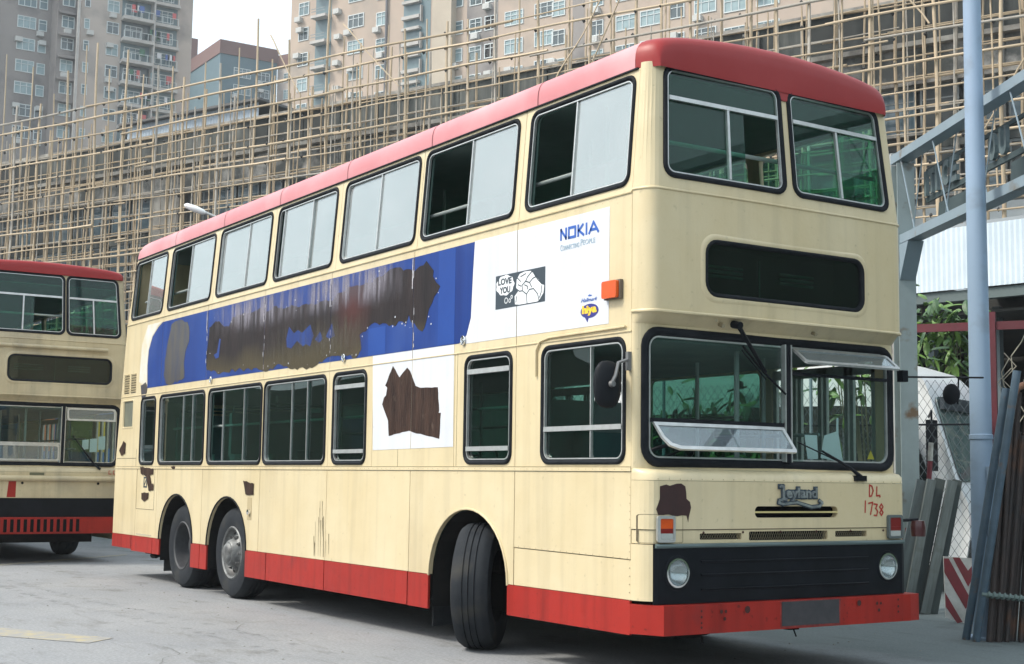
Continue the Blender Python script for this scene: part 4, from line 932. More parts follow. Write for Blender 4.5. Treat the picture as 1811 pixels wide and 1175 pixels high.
m.build('bolt_hole', HOLE, bus, kind='stuff')
MB().merge(plate([(.12, 1.046), (2.48, 1.046), (2.48, 1.052), (.12, 1.052)], t=.002, cuts=FC, w0=-.004)).map(F_).build('panel_line', GROOVE, bus)
plate(rrect(.005, .96, .315, 1.155, .012, 2), [rrect(.008, .9625, .3125, 1.1525, .010, 2)], t=.001, w0=.001, cuts=FC).map(F_).build('panel_line', GROOVE, bus)
# wipers
m = MB(); m.tube([(.20, .80, 2.50), (.17, .88, 2.44), (.125, 1.14, 2.18)], [.018, .016, .012], 6); m.tube([(.11, .93, 2.36), (.105, 1.14, 2.18), (.10, 1.36, 2.03)], .009, 5); m.tube([(.15, .80, 2.505), (.23, .80, 2.49)], .028, 8)
m.tube([(.11, .92, 2.33), (.105, 1.16, 2.13)], .006, 5); m.build('wiper', BLACKP, bus, smooth=50)
m = MB(); m.tube([(.19, 2.05, 1.43), (.14, 1.98, 1.50), (.11, 1.72, 1.62)], [.016, .012, .008], 6); m.tube([(.10, 1.95, 1.53), (.10, 1.48, 1.68)], .006, 5); m.box((.14, 1.98, 1.40), (.20, 2.10, 1.44)); m.build('wiper', BLACKP, bus, smooth=50)
m = MB(); m.disc((.178, .62, 2.52), .012); m.tube([(.12, .70, 2.50), (.16, .70, 2.485)], .016, 8); m.tube([(.12, 1.62, 2.50), (.16, 1.62, 2.485)], .014, 8); m.build('lamp_stud', mat('stud', (.35, .30, .2), .4, metal=.5), bus)
# papers and sticker behind the windscreen
m = MB(); m.add([(.02, 1.63, 1.74), (.02, 1.76, 1.74), (.02, 1.77, 1.56), (.02, 1.66, 1.56)], [(0, 1, 2, 3)]); m.add([(.015, 1.84, 1.74), (.015, 1.99, 1.78), (.015, 2.04, 1.54), (.015, 1.80, 1.57)], [(0, 1, 2, 3)])
m.add([(.01, 1.97, 1.72), (.01, 2.0, 1.72), (.01, 2.0, 1.88), (.01, 1.98, 1.88)], [(0, 1, 2, 3)]); m.build('notice_paper', PAPER, bus)
m = MB(); m.add([(.02, 2.30, 1.57), (.02, 2.38, 1.57), (.02, 2.34, 1.64)], [(0, 1, 2)]); m.build('warning_sticker', YEL, bus)
m = MB(); m.box((-.30, 1.30, 1.42), (.0, 1.75, 1.50)); m.box((-.32, .2, 1.42), (-.05, .55, 1.47)); m.build('dash_papers', mat('dash_paper', (.5, .56, .66), .7), bus)
# mirrors
m = MB(); c = Vector((-.07, -.15, 2.04)); Mm = Matrix.Rotation(math.radians(-8), 4, 'Z')
for k in range(5): pass
pr = [(.0, 0.03), (.6, .028), (.92, .012), (1.0, -.01), (.96, -.03), (.0, -.035)]
vs = []; n_ = 24
for s_, h in pr:
    for k in range(n_):
        t = 2*math.pi*k/n_; ex_ = 3.0; cx_ = math.copysign(abs(math.cos(t))**(2/ex_), math.cos(t)); sz_ = math.copysign(abs(math.sin(t))**(2/2.4), math.sin(t))
        vs.append(c + Mm @ Vector((h, s_*.105*cx_, s_*.165*sz_)))
m.add(vs, [(i*n_+k, i*n_+(k+1) % n_, (i+1)*n_+(k+1) % n_, (i+1)*n_+k) for i in range(len(pr)-1) for k in range(n_)])
mr = m.build('mirror', mat('mirror_back', (.010, .012, .015), .5, spec=.12), bus, smooth=50)
m = MB(); q = c + Mm @ Vector((.045, 0, .0)); m.lathe([(.001, .03), (.02, .028), (.024, .0)], tuple(q), 'x', 12); m.tube([q, c + Mm @ Vector((.05, .03, .06)), Vector((-.02, -.10, 2.19)), Vector((-.01, -.01, 2.22))], .013, 6); m.box((-.03, -.03, 2.14), (.0, .0, 2.27)); m.build('arm', mat('arm_grey', (.20, .2, .2), .4, metal=.5), mr, smooth=50)
m = MB(); m.tube([(.12, 2.58, 2.22), (.22, 2.95, 2.23), (.24, 3.12, 2.24), (.24, 3.10, 2.02)], .008, 6); m.tube([(.24, 3.10, 2.235), (.24, 3.42, 2.25)], .008, 6); m.box((.10, 2.56, 2.18), (.16, 2.62, 2.27)); ma = m.build('mirror', BLACKP, bus, label='long black arm of the kerbside mirror')
m = MB(); m.lathe([(.001, .0), (.07, .005), (.085, .02), (.075, .04), (.001, .05)], (.22, 3.03, 2.10), 'y', 16); m.build('head', BLACKP, ma, smooth=50)
# mudflap, exhaust
MB().box((-2.92, .12, .12), (-2.90, .5, .55)).build('mudflap', TYRE, bus)
MB().box((-9.72, .1, .16), (-9.70, .5, .6)).build('mudflap', TYRE, bus)
MB().box((-7.98, .14, .3), (-7.96, .5, .6)).build('mudflap', TYRE, bus)
m = MB(); m.tube([(-10.3, .3, .34), (-10.15, .1, .33), (-9.95, .08, .34)], .035, 8); m.build('exhaust', WELL, bus)
tyre_obj(bus, -9.06, .10, True); tyre_obj(bus, -7.40, .08, False); fwh = tyre_obj(bus, -2.10, .27, False, steer=0)
fwh.rotation_euler = (0, 0, -math.radians(44)); fwh.location = (-2.31, .075, .508)
for x, d in ((-9.06, True), (-7.40, False), (-2.16, False)):
    o = tyre_obj(bus, x, W-.10, d); o.rotation_euler = (0, 0, math.pi)

# ---------------------------------------------------------------- second bus
bus2 = thing('double_decker_bus', 'older cream and red double-decker bus cut off by the left edge, slatted red bumper', 'bus', (-14.40, -1.64, 0))
body_common(bus2, CREAM_B, 'b'); near_side(bus2, CREAM_B); front_common(bus2, CREAM_B, 'b')
for i in range(7):
    a, b = UP[i]; side_window(bus2, a, 3.45, b, 4.28, .095, 'u', [(a+b)/2], S_, G_SIDE)
for i in range(7):
    a, b = LOW[i]; side_window(bus2, a, 1.49, b, 2.39, .10, 'l', [(a+b)/2], S_, G_SIDE)
fplate([(0, .99), (W, .99), (W, 1.245), (0, 1.245)], [], t=.04).build('front_panel', CREAM_B, bus2)
fplate([(0, 1.25), (W, 1.25), (W, 1.383), (0, 1.383)], [], t=.04, w0=.0).build('front_panel', CREAM_B, bus2)
m = MB(); m.tube([front(y, 1.285, .012) for y in [.03]+FC[2:-2]+[2.57]], .045, 8); m.build('front_ledge', CREAM_B, bus2, smooth=60)
fplate([(.0, .70), (W, .70), (W, .985), (0, .985)], [], t=.04, w0=-.02).build('grille_panel', BLACKP, bus2)
b2 = bumper(bus2, .45, .70)
for k in range(17): MB().box((.25, .30+.098*k, .48), (.2515, .35+.098*k, .67)).build('bumper_slot', DARK, b2)
for k in range(17): MB().box((.25, .352+.098*k, .48), (.262, .395+.098*k, .67)).build('bumper_slat', RED, b2)
plate(rrect(1.15, 1.335, 1.37, 1.375, .005, 2), t=.001, w0=.002).map(F_).build('vent', mat('vent_olive', (.12, .12, .07), .6), bus2)
plate([(.83, 1.0), (.96, 1.0), (.96, 1.24), (.85, 1.24)], t=.001, w0=.0015).map(F_).build('red_stripe', RED, bus2)
m = MB()
for y, w_ in ((2.36, 0), (2.43, 0)): m.box((y, 1.36, .003), (y+.045, 1.372, .004)); m.box((y, 1.41, .003), (y+.03, 1.42, .004)); m.box((y, 1.36, .003), (y+.01, 1.42, .004))
m.map(F_).build('painted_number', REDPAINT, bus2)
m = MB(); m.tube([(.05+.17, .8, 3.30), (.225, 2.25, 3.30)], .03, 8); m.tube([(.2, .5, 3.30), (.195, .82, 3.30)], .028, 8); m.build('brow_moulding', CREAM_B, bus2, smooth=50)
for (ya, yb, za, zb) in ((1.97, 2.07, 1.74, 1.90), (2.09, 2.20, 1.70, 1.92), (2.22, 2.33, 1.74, 1.96)):
    MB().add([(.03, ya, za), (.03, yb, za+.01), (.03, yb, zb), (.03, ya, zb-.01)], [(0, 1, 2, 3)]).build('notice_paper', PAPER, bus2)
m = MB(); m.tube([(.2, 2.22, 1.44), (.14, 2.15, 1.50), (.11, 1.80, 1.95)], [.02, .015, .010], 6); m.build('wiper', BLACKP, bus2)
m = MB(); m.disc((.19, 2.20, 1.215), .02); m.disc((.19, 1.05, 1.215), .02); m.build('fastener', DARK, bus2)
for x, d in ((-9.06, True), (-7.40, False), (-2.16, False)):
    tyre_obj(bus2, x, .10, d); o = tyre_obj(bus2, x, W-.10, d); o.rotation_euler = (0, 0, math.pi)
# bright mural-like side of another bus seen through its windows
MUR = [mat('mural_yellow', (.55, .40, .04), .5), mat('mural_orange', (.50, .15, .05), .5), mat('mural_blue', (.03, .13, .33), .5), mat('mural_dark', (.05, .05, .07), .5)]
pb = thing('parked_bus', 'brightly painted blue, yellow and orange bus seen through the windows of the left bus', 'bus', (-30, 4, 0))
o = MB().box((0, -3, .5), (2.4, 8, 3.0)).build('body', MUR[2], pb)
m = MB()
for k in range(8): m.box((2.4, -2.8+1.3*k, 1.9), (2.41, -1.9+1.3*k, 2.8), k % 2)
m.build('painted_panel', MUR[:2], pb)
m = MB()
for k in range(8): m.box((2.4, -1.85+1.3*k, 2.0), (2.42, -1.55+1.3*k, 2.7))
m.build('window', MUR[3], pb)
m = MB()
for y in (-1.5, 6.3):
    m.lathe([(.001, 0), (.5, 0), (.5, .3), (.001, .3)], (2.2, y, .5), 'x', 20)
m.build('wheel', TYRE, pb)

# ================================================================== PODIUM BUILDING WITH SCAFFOLDING
FD = Vector((-.9185, -.3954, 0)).normalized(); FN = Vector((.3954, -.9185, 0)).normalized(); FO = Vector((-17.74, 25.18, 0))
def FP(s, out, z): return FO + FD*s + FN*out + Vector((0, 0, z))
def FB(m, s0, s1, o0, o1, z0, z1, mi=0):
    vs = [FP(s, o, z) for z in (z0, z1) for s, o in ((s0, o0), (s1, o0), (s1, o1), (s0, o1))]
    return m.add(vs, [(0,1,2,3),(7,6,5,4),(0,4,5,1),(1,5,6,2),(2,6,7,3),(3,7,4,0)], mi)
WO = -1.5                                     # wall plane behind the scaffold
CONC = mat('stained_concrete', (.115, .125, .125), .9, (.27, .275, .27), .55, stretch=(1, 1, .6), detail=10, lo=.38, hi=.66, dirt=(.07, .075, .07), dscale=.35, dlo=.45, dhi=.62, bump=.3, bscale=6)
FLUTE = mat('streaked_concrete', (.055, .066, .066), .9, (.19, .20, .19), 2.2, stretch=(1, 1, .10), detail=8, lo=.40, hi=.68, dirt=(.04, .045, .045), dscale=.25, dlo=.45, dhi=.62)
PATCHY = mat('peeling_concrete', (.10, .11, .11), .9, (.48, .47, .45), .75, detail=12, lo=.44, hi=.64, dirt=(.07, .075, .07), dscale=.4, dlo=.5, dhi=.66, bump=.3, bscale=8)
LEDGE = mat('ledge_concrete', (.40, .39, .36), .8, (.16, .15, .14), 1.2)
PALEW = mat('pale_painted_wall', (.50, .56, .60), .8, (.40, .45, .48), .6)
pod = thing('podium_building', 'long grimy concrete podium block wrapped in bamboo scaffolding', 'building', tuple(FP(20, WO-8, 0)))
def PB(m, name, mt, parent=pod, smooth=None, label=None, kind=None):
    c = Vector(parent.location) if parent is pod else Vector(parent.parent.location if parent.parent else (0, 0, 0))
    m.map(lambda x, y, z: (x-c.x, y-c.y, z-c.z)); return m.build(name, mt, parent, smooth, label, kind)
PB(FB(MB(), -14, 56, WO-22, WO-.35, 0, 15.6), 'wall', CONC)
rr = random.Random(21)
# parapet band of fluted panels
s_ = -14.0
while s_ < 55:
    L_ = 1.9; PB(FB(MB(), s_+.02, s_+L_-.02, WO-.35, WO-.02-rr.uniform(0, .03), 14.45, 15.7), 'parapet_panel', FLUTE); s_ += L_
PB(FB(MB(), -14, 56, WO-.35, WO+.25, 14.28, 14.43), 'ledge', LEDGE); PB(FB(MB(), -14, 56, WO-.4, WO+.12, 15.702, 15.82), 'coping', LEDGE)
s_ = -14.0
while s_ < 55:
    L_ = 3.8; PB(FB(MB(), s_+.015, s_+L_-.015, WO-.35, WO+rr.uniform(-.02, .02), 13.25, 14.278), 'spandrel_panel', PATCHY); s_ += L_
PB(FB(MB(), -14, 56, WO-.35, WO+.18, 13.12, 13.245), 'ledge', LEDGE)
rows = [(11.65, 13.10), (9.75, 11.2), (7.75, 9.25), (5.75, 7.25)]
FR = mat('window_frame_grey', (.22, .25, .26), .6)
DARKW = mat('boarded_window', (.035, .045, .05), .6, (.06, .07, .075), 2)
WG = [G_BUILD, DARKW, mat('bluish_window', (.08, .13, .16), .2, (.05, .08, .10), .8, spec=.8)]
zprev = 13.12
PITCH = 1.27
for ri, (z0, z1) in enumerate(rows):
    zlow = rows[ri+1][1] if ri+1 < len(rows) else 4.5
    s_ = -14.0
    while s_ < 55:
        L_ = PITCH*3
        if not (z0 < 9 and s_ < 3): PB(FB(MB(), s_+.01, s_+L_-.01, WO-.35, WO+rr.uniform(-.03, .01), zlow+.002, z0-.05), 'spandrel_panel', CONC if ri % 2 else FLUTE)
        s_ += L_
    PB(FB(MB(), -14, 56, WO-.35, WO+.12, z0-.05, z0+.0), 'window_sill', LEDGE)
wmesh = MB()
for (a, b, c_, d_) in ((.04, .10, 0, 1), (1.12, 1.18, 0, 1), (.10, 1.12, 0, .06), (.10, 1.12, .94, 1), (.58, .62, .06, .94)):
    wmesh.box((a, -.06, c_*1.45), (b, .0, d_*1.45))
wmesh.box((.10, -.06, 1.0), (1.12, -.01, 1.04)); WM = wmesh.mesh('window', FR)
PM = []
for mm in WG:
    k = MB(); k.box((.08, -.05, .04), (1.14, -.035, 1.41)); PM.append(k.mesh('pane', mm))
ang = math.atan2(-FD.y, -FD.x)     # local +x runs towards -FD
for ri, (z0, z1) in enumerate(rows):
    s_ = -12.5
    while s_ < 54:
        if abs(s_+.6-33.4) > 1.1 and abs(s_-13.6) > .9 and not (s_ < 3.5 and z0 < 9.5) and not (ri == 3 and s_ < 30):
            c = FP(s_+PITCH, WO-.12, z0+.01)-Vector(pod.location)
            wo_ = inst('window', WM, pod, c, (0, 0, ang)); inst('pane', PM[rr.choice((0, 0, 1, 1, 2))], wo_)
        s_ += PITCH
for s0, s1, o_, mt in ((32.6, 34.3, .15, LEDGE), (13.1, 14.2, .1, CONC), (24, 24.5, .06, CONC), (5.6, 6.1, .06, CONC)):
    PB(FB(MB(), s0, s1, WO-.35, WO+o_, 0, 13.1), 'pilaster', mt)
PB(FB(MB(), -14, 3.3, WO-.35, WO+.3, 0, 9.35), 'pale_wall', PALEW)
for z in (14.9,):
    for k in range(9):
        s0 = rr.uniform(-8, 40); m = MB(); m.tube([FP(s0, WO+.06, 15.6), FP(s0, WO+.06, 9.4)], .05, 6); PB(m, 'drain_pipe', mat('pipe_grey', (.22, .22, .21), .7), pod)
# shed of pale corrugated sheet on the roof
SHEET = mat('pale_corrugated_sheet', (.42, .50, .58), .6, (.33, .39, .46), .8)
def corr(m, s0, s1, out, z0, z1, pitch=.18, dep=.03, f=FP):
    n_ = int((s1-s0)/pitch*2); vs = []
    for i in range(n_+1):
        s__ = s0+(s1-s0)*i/n_; o_ = out+(dep if i % 2 else 0)
        vs += [f(s__, o_, z0), f(s__, o_, z1)]
    m.add(vs, [(2*i, 2*i+1, 2*i+3, 2*i+2) for i in range(n_)]); return m
shed = thing('roof_shed', 'pale blue corrugated sheet shed on the podium roof below the left tower', 'shed', tuple(FP(33, WO-2, 15.8)))
c0 = Vector(shed.location)
corr(MB(), 29.2, 37.2, WO-.9, 15.82, 16.75).map(lambda x, y, z: (x-c0.x, y-c0.y, z-c0.z)).build('wall', SHEET, shed)
FB(MB(), 28.9, 37.5, WO-4, WO-.6, 16.76, 16.86).map(lambda x, y, z: (x-c0.x, y-c0.y, z-c0.z)).build('roof', mat('shed_roof_dark', (.12, .12, .12), .8), shed)
# bamboo
BAM = [mat('bamboo', (.55, .43, .29), .65, (.40, .32, .22), 1.1, lo=.3, hi=.7), mat('weathered_bamboo', (.47, .43, .37), .7, (.34, .31, .27), 1.4)]
scf = thing('bamboo_scaffolding', 'bamboo pole scaffolding lashed across the whole concrete podium front', 'scaffolding', tuple(FP(20, 0, 0)))
c1 = Vector(scf.location)
def pole_mesh(L_, r0, r1, wob, seed, mt):
    r = random.Random(seed); m = MB(); n_ = 9; ph = r.random()*6
    m.tube([(wob*math.sin(ph+i*1.1)*(i > 0), wob*math.cos(ph*1.7+i*.9)*(i > 0), L_*i/(n_-1)) for i in range(n_)], [r0+(r1-r0)*i/(n_-1) for i in range(n_)], 6)
    return m.mesh('bamboo_pole', mt, 60)
VM = [pole_mesh(10, .052, .040, .03, k, BAM[k % 2 if k > 3 else 0]) for k in range(6)]
THIN = [pole_mesh(10, .036, .026, .035, 10+k, BAM[0]) for k in range(4)]
def orient(d):
    return Vector(d).normalized().to_track_quat('Z', 'Y').to_euler()
npole = 0
for lay, off, ph in ((0, 0.0, 0.0), (1, -.85, .42)):
    s_ = -5.0+ph; k = 0
    while s_ < 47:
        z1 = 17.3+(rr.random()*1.0 if rr.random() < .6 else rr.random()*3.2) if lay == 0 else 16.2+rr.random()*1.2
        if s_ > 30 and lay == 0: z1 += 1.0*rr.random()
        z0 = 6.0 if s_ < 39 else 8.5
        if s_ < 3: z0 = 8.0
        big = (k % 2 == 0) == (lay == 0)
        o = inst('bamboo_pole', rr.choice(VM if big else THIN), scf, FP(s_+rr.uniform(-.08, .08), off, z0)-c1, orient((rr.uniform(-.008, .008), rr.uniform(-.008, .008), 1)), (1.15, 1.15, (z1-z0)/10)); npole += 1
        s_ += .95+rr.uniform(-.10, .10); k += 1
s_ = -4.6
while s_ < 46:
    z0 = 8.5 if s_ > 3 else 9.5
    inst('bamboo_pole', rr.choice(THIN), scf, FP(s_+rr.uniform(-.2, .2), -.40, z0)-c1, orient((rr.uniform(-.01, .01), rr.uniform(-.01, .01), 1)), (1, 1, (rr.uniform(15.2, 17.0)-z0)/10)); npole += 1
    s_ += 1.35
ZR = []
z = 17.05; k = 0
while z > 8.0:
    ZR.append(z); z -= .55 if k in (0,) else .77+rr.uniform(-.05, .05); k += 1
for lay, off in ((0, .08), (1, -.77)):
    for i, z in enumerate(ZR):
        if lay == 1 and i < 2: continue
        zz = z-(.0 if lay == 0 else .28); s0 = -6.0+rr.uniform(-2, 0)
        while s0 < 47:
            L_ = rr.uniform(9.5, 12.5); dz = rr.uniform(-.10, .10)
            d = FD*L_+Vector((0, 0, dz)); big = rr.random() < .45
            if not (s0+L_ < 3 and z < 8.4):
                inst('bamboo_pole', rr.choice(VM if big else THIN), scf, FP(s0, off+rr.uniform(-.03, .03), zz+rr.uniform(-.05, .05))-c1, orient(d), (1, 1, L_/10)); npole += 1
            s0 += L_-.7
for (s0, z0, s1, z1) in ((22.5, 18.2, 19.8, 15.4), (26.2, 18.4, 24.6, 15.8), (10.2, 17.9, 12.5, 13.5), (13.2, 14.5, 11.0, 17.6), (0.6, 14.4, 2.4, 17.0), (-2, 13, -.4, 10.4)):
    d = FP(s1, .15, z1)-FP(s0, .15, z0); inst('bamboo_pole', THIN[0], scf, FP(s0, .15, z0)-c1, orient(d), (.8, .8, d.length/10)); npole += 1
xp = MB(); rx = random.Random(91)
def xpole(p, q, r_):
    d = q-p; n_ = max(2, int(d.length/2.2)); pts = [p+d*(i/n_)+Vector((rx.uniform(-.03, .03), rx.uniform(-.03, .03), rx.uniform(-.03, .03))) for i in range(n_+1)]; xp.tube(pts, r_, 5, rx.randrange(2))
s_ = -5.2
while s_ < 46:
    for o_ in (-.02, -.80):
        a_ = s_+rx.uniform(-.12, .12)+(.5 if o_ < -.5 else 0); xpole(FP(a_, o_, 9.2 if s_ < 4 else 8.3), FP(a_+rx.uniform(-.08, .08), o_, rx.uniform(14.4, 17.2)), rx.uniform(.020, .030))
    s_ += 1.05
for i, z in enumerate(ZR[2:]):
    for o_ in (-.42,):
        s0 = -6.0
        while s0 < 46:
            L_ = rx.uniform(5, 10); zz = z-.38+rx.uniform(-.06, .06)
            if rx.random() < .9: xpole(FP(s0, o_, zz), FP(s0+L_, o_, zz+rx.uniform(-.12, .12)), rx.uniform(.018, .030))
            s0 += L_-.4
PBX = xp.map(lambda x, y, z: (x-c1.x, y-c1.y, z-c1.z)); PBX.build('thin_bamboo', BAM, scf, kind='stuff')
# lashings
m = MB(); rr2 = random.Random(5)
s_ = -5.0
while s_ < 47:
    for z in ZR:
        if rr2.random() < .7:
            p = FP(s_+rr2.uniform(-.06, .06), .07, z+rr2.uniform(-.04, .04)); h = rr2.uniform(.05, .08)
            m.add([p+Vector(q)*h for q in ((1,0,0),(-1,0,0),(0,1,0),(0,-1,0),(0,0,1.1),(0,0,-1.1))], [(0,2,4),(2,1,4),(1,3,4),(3,0,4),(2,0,5),(1,2,5),(3,1,5),(0,3,5)])
    s_ += .95
PB2 = lambda m, name, mt, root, **kw: m.map(lambda x, y, z: (x-root.location.x, y-root.location.y, z-root.location.z)).build(name, mt, root, **kw)
PB2(m, 'lashing', mat('black_tie', (.03, .03, .03), .8), scf, kind='stuff')

# ================================================================== TOWERS
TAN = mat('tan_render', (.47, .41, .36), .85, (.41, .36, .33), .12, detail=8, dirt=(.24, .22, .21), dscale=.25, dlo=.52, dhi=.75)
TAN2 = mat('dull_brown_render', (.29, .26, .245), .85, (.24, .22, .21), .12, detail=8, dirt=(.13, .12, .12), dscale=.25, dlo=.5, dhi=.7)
TANB = mat('pinkish_render', (.47, .375, .30), .85, (.42, .335, .275), .12, detail=8, dirt=(.28, .25, .22), dscale=.22, dlo=.52, dhi=.78)
TEAL = mat('teal_tiles', (.085, .14, .165), .7, (.11, .17, .195), .15); BRWN = mat('brown_parapet', (.16, .09, .08), .8)
SLAB = mat('balcony_white', (.50, .48, .45), .8, (.40, .38, .36), .8)
WF = mat('window_white', (.58, .62, .62), .5)
PANE = [mat('tower_pane_dark', (.05, .075, .085), .2, spec=.8), mat('tower_pane_pale', (.30, .40, .42), .4, (.20, .28, .30), .6), mat('tower_pane_mid', (.13, .19, .21), .3)]
ACM = mat('air_conditioner_grey', (.50, .50, .48), .6); CLOTH = [mat('laundry_blue', (.08, .14, .35), .8), mat('laundry_white', (.6, .6, .62), .8), mat('laundry_red', (.5, .12, .12), .8), mat('laundry_green', (.05, .14, .09), .8)]
def tw_window(w_, h):
    m = MB(); t = .09
    m.box((0, -.05, 0), (t, .05, h)); m.box((w_-t, -.05, 0), (w_, .05, h)); m.box((t, -.05, 0), (w_-t, .05, t)); m.box((t, -.05, h-t), (w_-t, .05, h))
    n_ = max(1, round(w_/.75))
    for k in range(1, n_): m.box((w_*k/n_-.035, -.04, t), (w_*k/n_+.035, .04, h-t))
    m.box((t, -.04, h*.66), (w_-t, .04, h*.66+.06)); me = m.mesh('window', WF)
    ps = []
    for p in PANE:
        k = MB(); k.box((t*.5, .01, t*.5), (w_-t*.5, .03, h-t*.5)); ps.append(k.mesh('pane', p))
    return me, ps
WT = {k: tw_window(*k) for k in ((1.5, 1.5), (1.0, 1.4), (.7, 1.3), (2.2, 1.5), (3.0, 1.6))}
acm = MB(); acm.box((0, -.55, 0), (.8, 0, .55)); acm.lathe([(.001, -.56), (.2, -.56), (.2, -.552)], (.4, 0, .28), 'y', 12, 0); ACME = acm.mesh('air_conditioner', ACM)
def face(o, d):
    """frame on a facade: o origin, d unit direction seen left-to-right; returns matrix with local +x=d, -y = outward"""
    d = Vector(d).normalized(); y = Vector((0, 0, 1)).cross(d); return Matrix(((d.x, y.x, 0, o[0]), (d.y, y.y, 0, o[1]), (0, 0, 1, o[2] if len(o) > 2 else 0), (0, 0, 0, 1)))
def put(name, me, root, M, x, z, y=0.0):
    o = bpy.data.objects.new(name, me); sc.collection.objects.link(o); o.parent = root
    T = M @ Matrix.Translation((x, y, z)); T.translation = T.translation-Vector(root.location); o.matrix_local = T; return o
def win(root, M, x, z, key, rnd, ac=0.0):
    me, ps = WT[key]; o = put('window', me, root, M, x, z, -.03); p = bpy.data.objects.new('pane', rnd.choice(ps)); sc.collection.objects.link(p); p.parent = o
    h = MB(); 
    if rnd.random() < ac: put('air_conditioner', ACME, root, M, x+rnd.uniform(-.3, .5), z-.75 if rnd.random() < .5 else z+.9)
    return o
def fbox(m, M, x0, x1, y0, y1, z0, z1, mi=0): return m.box((x0, y0, z0), (x1, y1, z1), mi, M)
def tb(m, name, mt, root, **kw): return PB2(m, name, mt, root, **kw)
rt = random.Random(31)
# ---- left tower
ta = thing('apartment_tower', 'hazy tan apartment tower with stacked white balconies at the upper left', 'building', (-160, 45, 0))
MA = face((-158.4, 38.9, 0), (0, 1, 0))
tb(fbox(MB(), MA, 0, 13.9, 0, 16, 0, 76), 'wall', TAN, ta)
MW = face((-162.5, 24.0, 0), (0, 1, 0))
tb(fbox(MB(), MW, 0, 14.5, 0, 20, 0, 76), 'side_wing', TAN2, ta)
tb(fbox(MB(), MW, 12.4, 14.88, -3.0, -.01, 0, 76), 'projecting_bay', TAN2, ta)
tb(fbox(MB(), MA, -.55, -.25, -.5, -.2, 0, 76), 'drain_pipe', SLAB, ta)
for k in range(-2, 7):
    z = 46.1+2.72*k
    # balconies: left stack projects further
    tb(fbox(MB(), MA, 4.8, 8.6, -1.3, -.01, z-.28, z+.12), 'balcony_slab', SLAB, ta); tb(fbox(MB(), MA, 8.75, 12.0, -.9, -.01, z-.28, z+.10), 'balcony_slab', SLAB, ta)
    m = MB(); fbox(m, MA, 4.9, 8.5, .0, .01, z+.12, z+2.4); tb(fbox(MB(), MA, 4.9, 8.5, -.06, -.02, z+.14, z+2.42), 'balcony_recess', PANE[0] if k % 2 else PANE[2], ta)
    tb(fbox(MB(), MA, 8.8, 11.9, -.06, -.02, z+.14, z+2.42), 'balcony_recess', PANE[2], ta)
    m = MB()
    for x in (4.9, 5.9, 6.9, 7.9, 8.5): fbox(m, MA, x-.03, x+.03, -1.28, -1.22, z+.12, z+.95)
    fbox(m, MA, 4.9, 8.5, -1.28, -1.22, z+.95, z+1.0)
    for x in (8.8, 9.8, 10.8, 11.8): fbox(m, MA, x-.03, x+.03, -.88, -.82, z+.12, z+.95)
    fbox(m, MA, 8.8, 11.8, -.88, -.82, z+.95, z+1.0); tb(m, 'railing', WF, ta)
    for q in range(5):
        x = rt.uniform(5.1, 11.3); wd = rt.uniform(.3, .7); h = rt.uniform(.4, .9)
        tb(fbox(MB(), MA, x, x+wd, -.75 if x > 8.6 else -1.1, -.70 if x > 8.6 else -1.05, z+1.5-h, z+1.7), 'laundry', rt.choice(CLOTH+[CLOTH[1], PANE[1]]), ta)
    win(ta, MA, 9.2, z+.5, (2.2, 1.5), rt); win(ta, MA, 5.3, z+.5, (2.2, 1.5), rt)
    tb(fbox(MB(), MA, 8.6, 8.75, -1.3, -.01, z-.28, z+2.44), 'balcony_fin', SLAB, ta)
    win(ta, MA, 3.1, z+.55, (1.5, 1.5), rt, .6); win(ta, MA, .35, z+.6, (.7, 1.3), rt, .1)
    win(ta, MW, 1.3, z-.3, (1.5, 1.5), rt, .5); win(ta, MW, 4.4, z+.5, (1.0, 1.4), rt, .4); win(ta, MW, 8.4, z+.6, (2.2, 1.5), rt, .3); win(ta, MW, 10.9, z+.6, (1.0, 1.4), rt, .5)
    MBay = face((-162.5+3.0, 24+12.4, 0), (0, 1, 0)); win(ta, MBay, .5, z+.6, (1.5, 1.5), rt, .5)
    MS = face((-162.5, 38.9, 0), (1, 0, 0)); win(ta, MS, 1.0, z+.6, (1.5, 1.5), rt, .5)
    m = MB(); m.box((.1, -.75, 0), (2.3, -.70, .35), 0, MBay @ Matrix.Translation((0, 0, z+2.15))); m.add([MBay @ Vector(p) for p in ((.1, 0, z+2.6), (2.3, 0, z+2.6), (2.3, -.75, z+2.2), (.1, -.75, z+2.2))], [(0, 1, 2, 3)]); tb(m, 'sunshade', TAN2, ta)
    for zz, (a, b) in ((z+.15, (1.0, 6.0)),): tb(fbox(MB(), MW, a, b, -.5, -.01, z-.6, z-.45), 'ledge', TAN2, ta)
# ---- middle teal building
tm = thing('tiled_building', 'teal tiled block with a brown parapet between the two towers', 'building', (-214, 78, 0))
MT = face((-205.0, 74.2, 0), (0, 1, 0))
tb(fbox(MB(), MT, 0, 10.0, 0, 14, 0, 70.0), 'wall', TEAL, tm); tb(fbox(MB(), MT, -.15, 10.15, -.15, 14.15, 70.01, 72.3), 'parapet', BRWN, tm)
MT2 = face((-222.0, 69.0, 0), (0, 1, 0)); tb(fbox(MB(), MT2, -3, 7.4, 0, 10, 0, 73.0), 'rear_wall', TEAL, tm); tb(fbox(MB(), MT2, -3, 7.4, -.1, 10, 73.01, 77.2), 'rear_parapet', BRWN, tm)
MT3 = face((-205.0, 84.3, 0), -FD); tb(fbox(MB(), MT3, 0, 16, 0, 12, 0, 69.0), 'side_wing', TAN, tm); tb(fbox(MB(), MT3, -.1, 16, -.1, 12, 69.01, 71.3), 'wing_parapet', BRWN, tm)
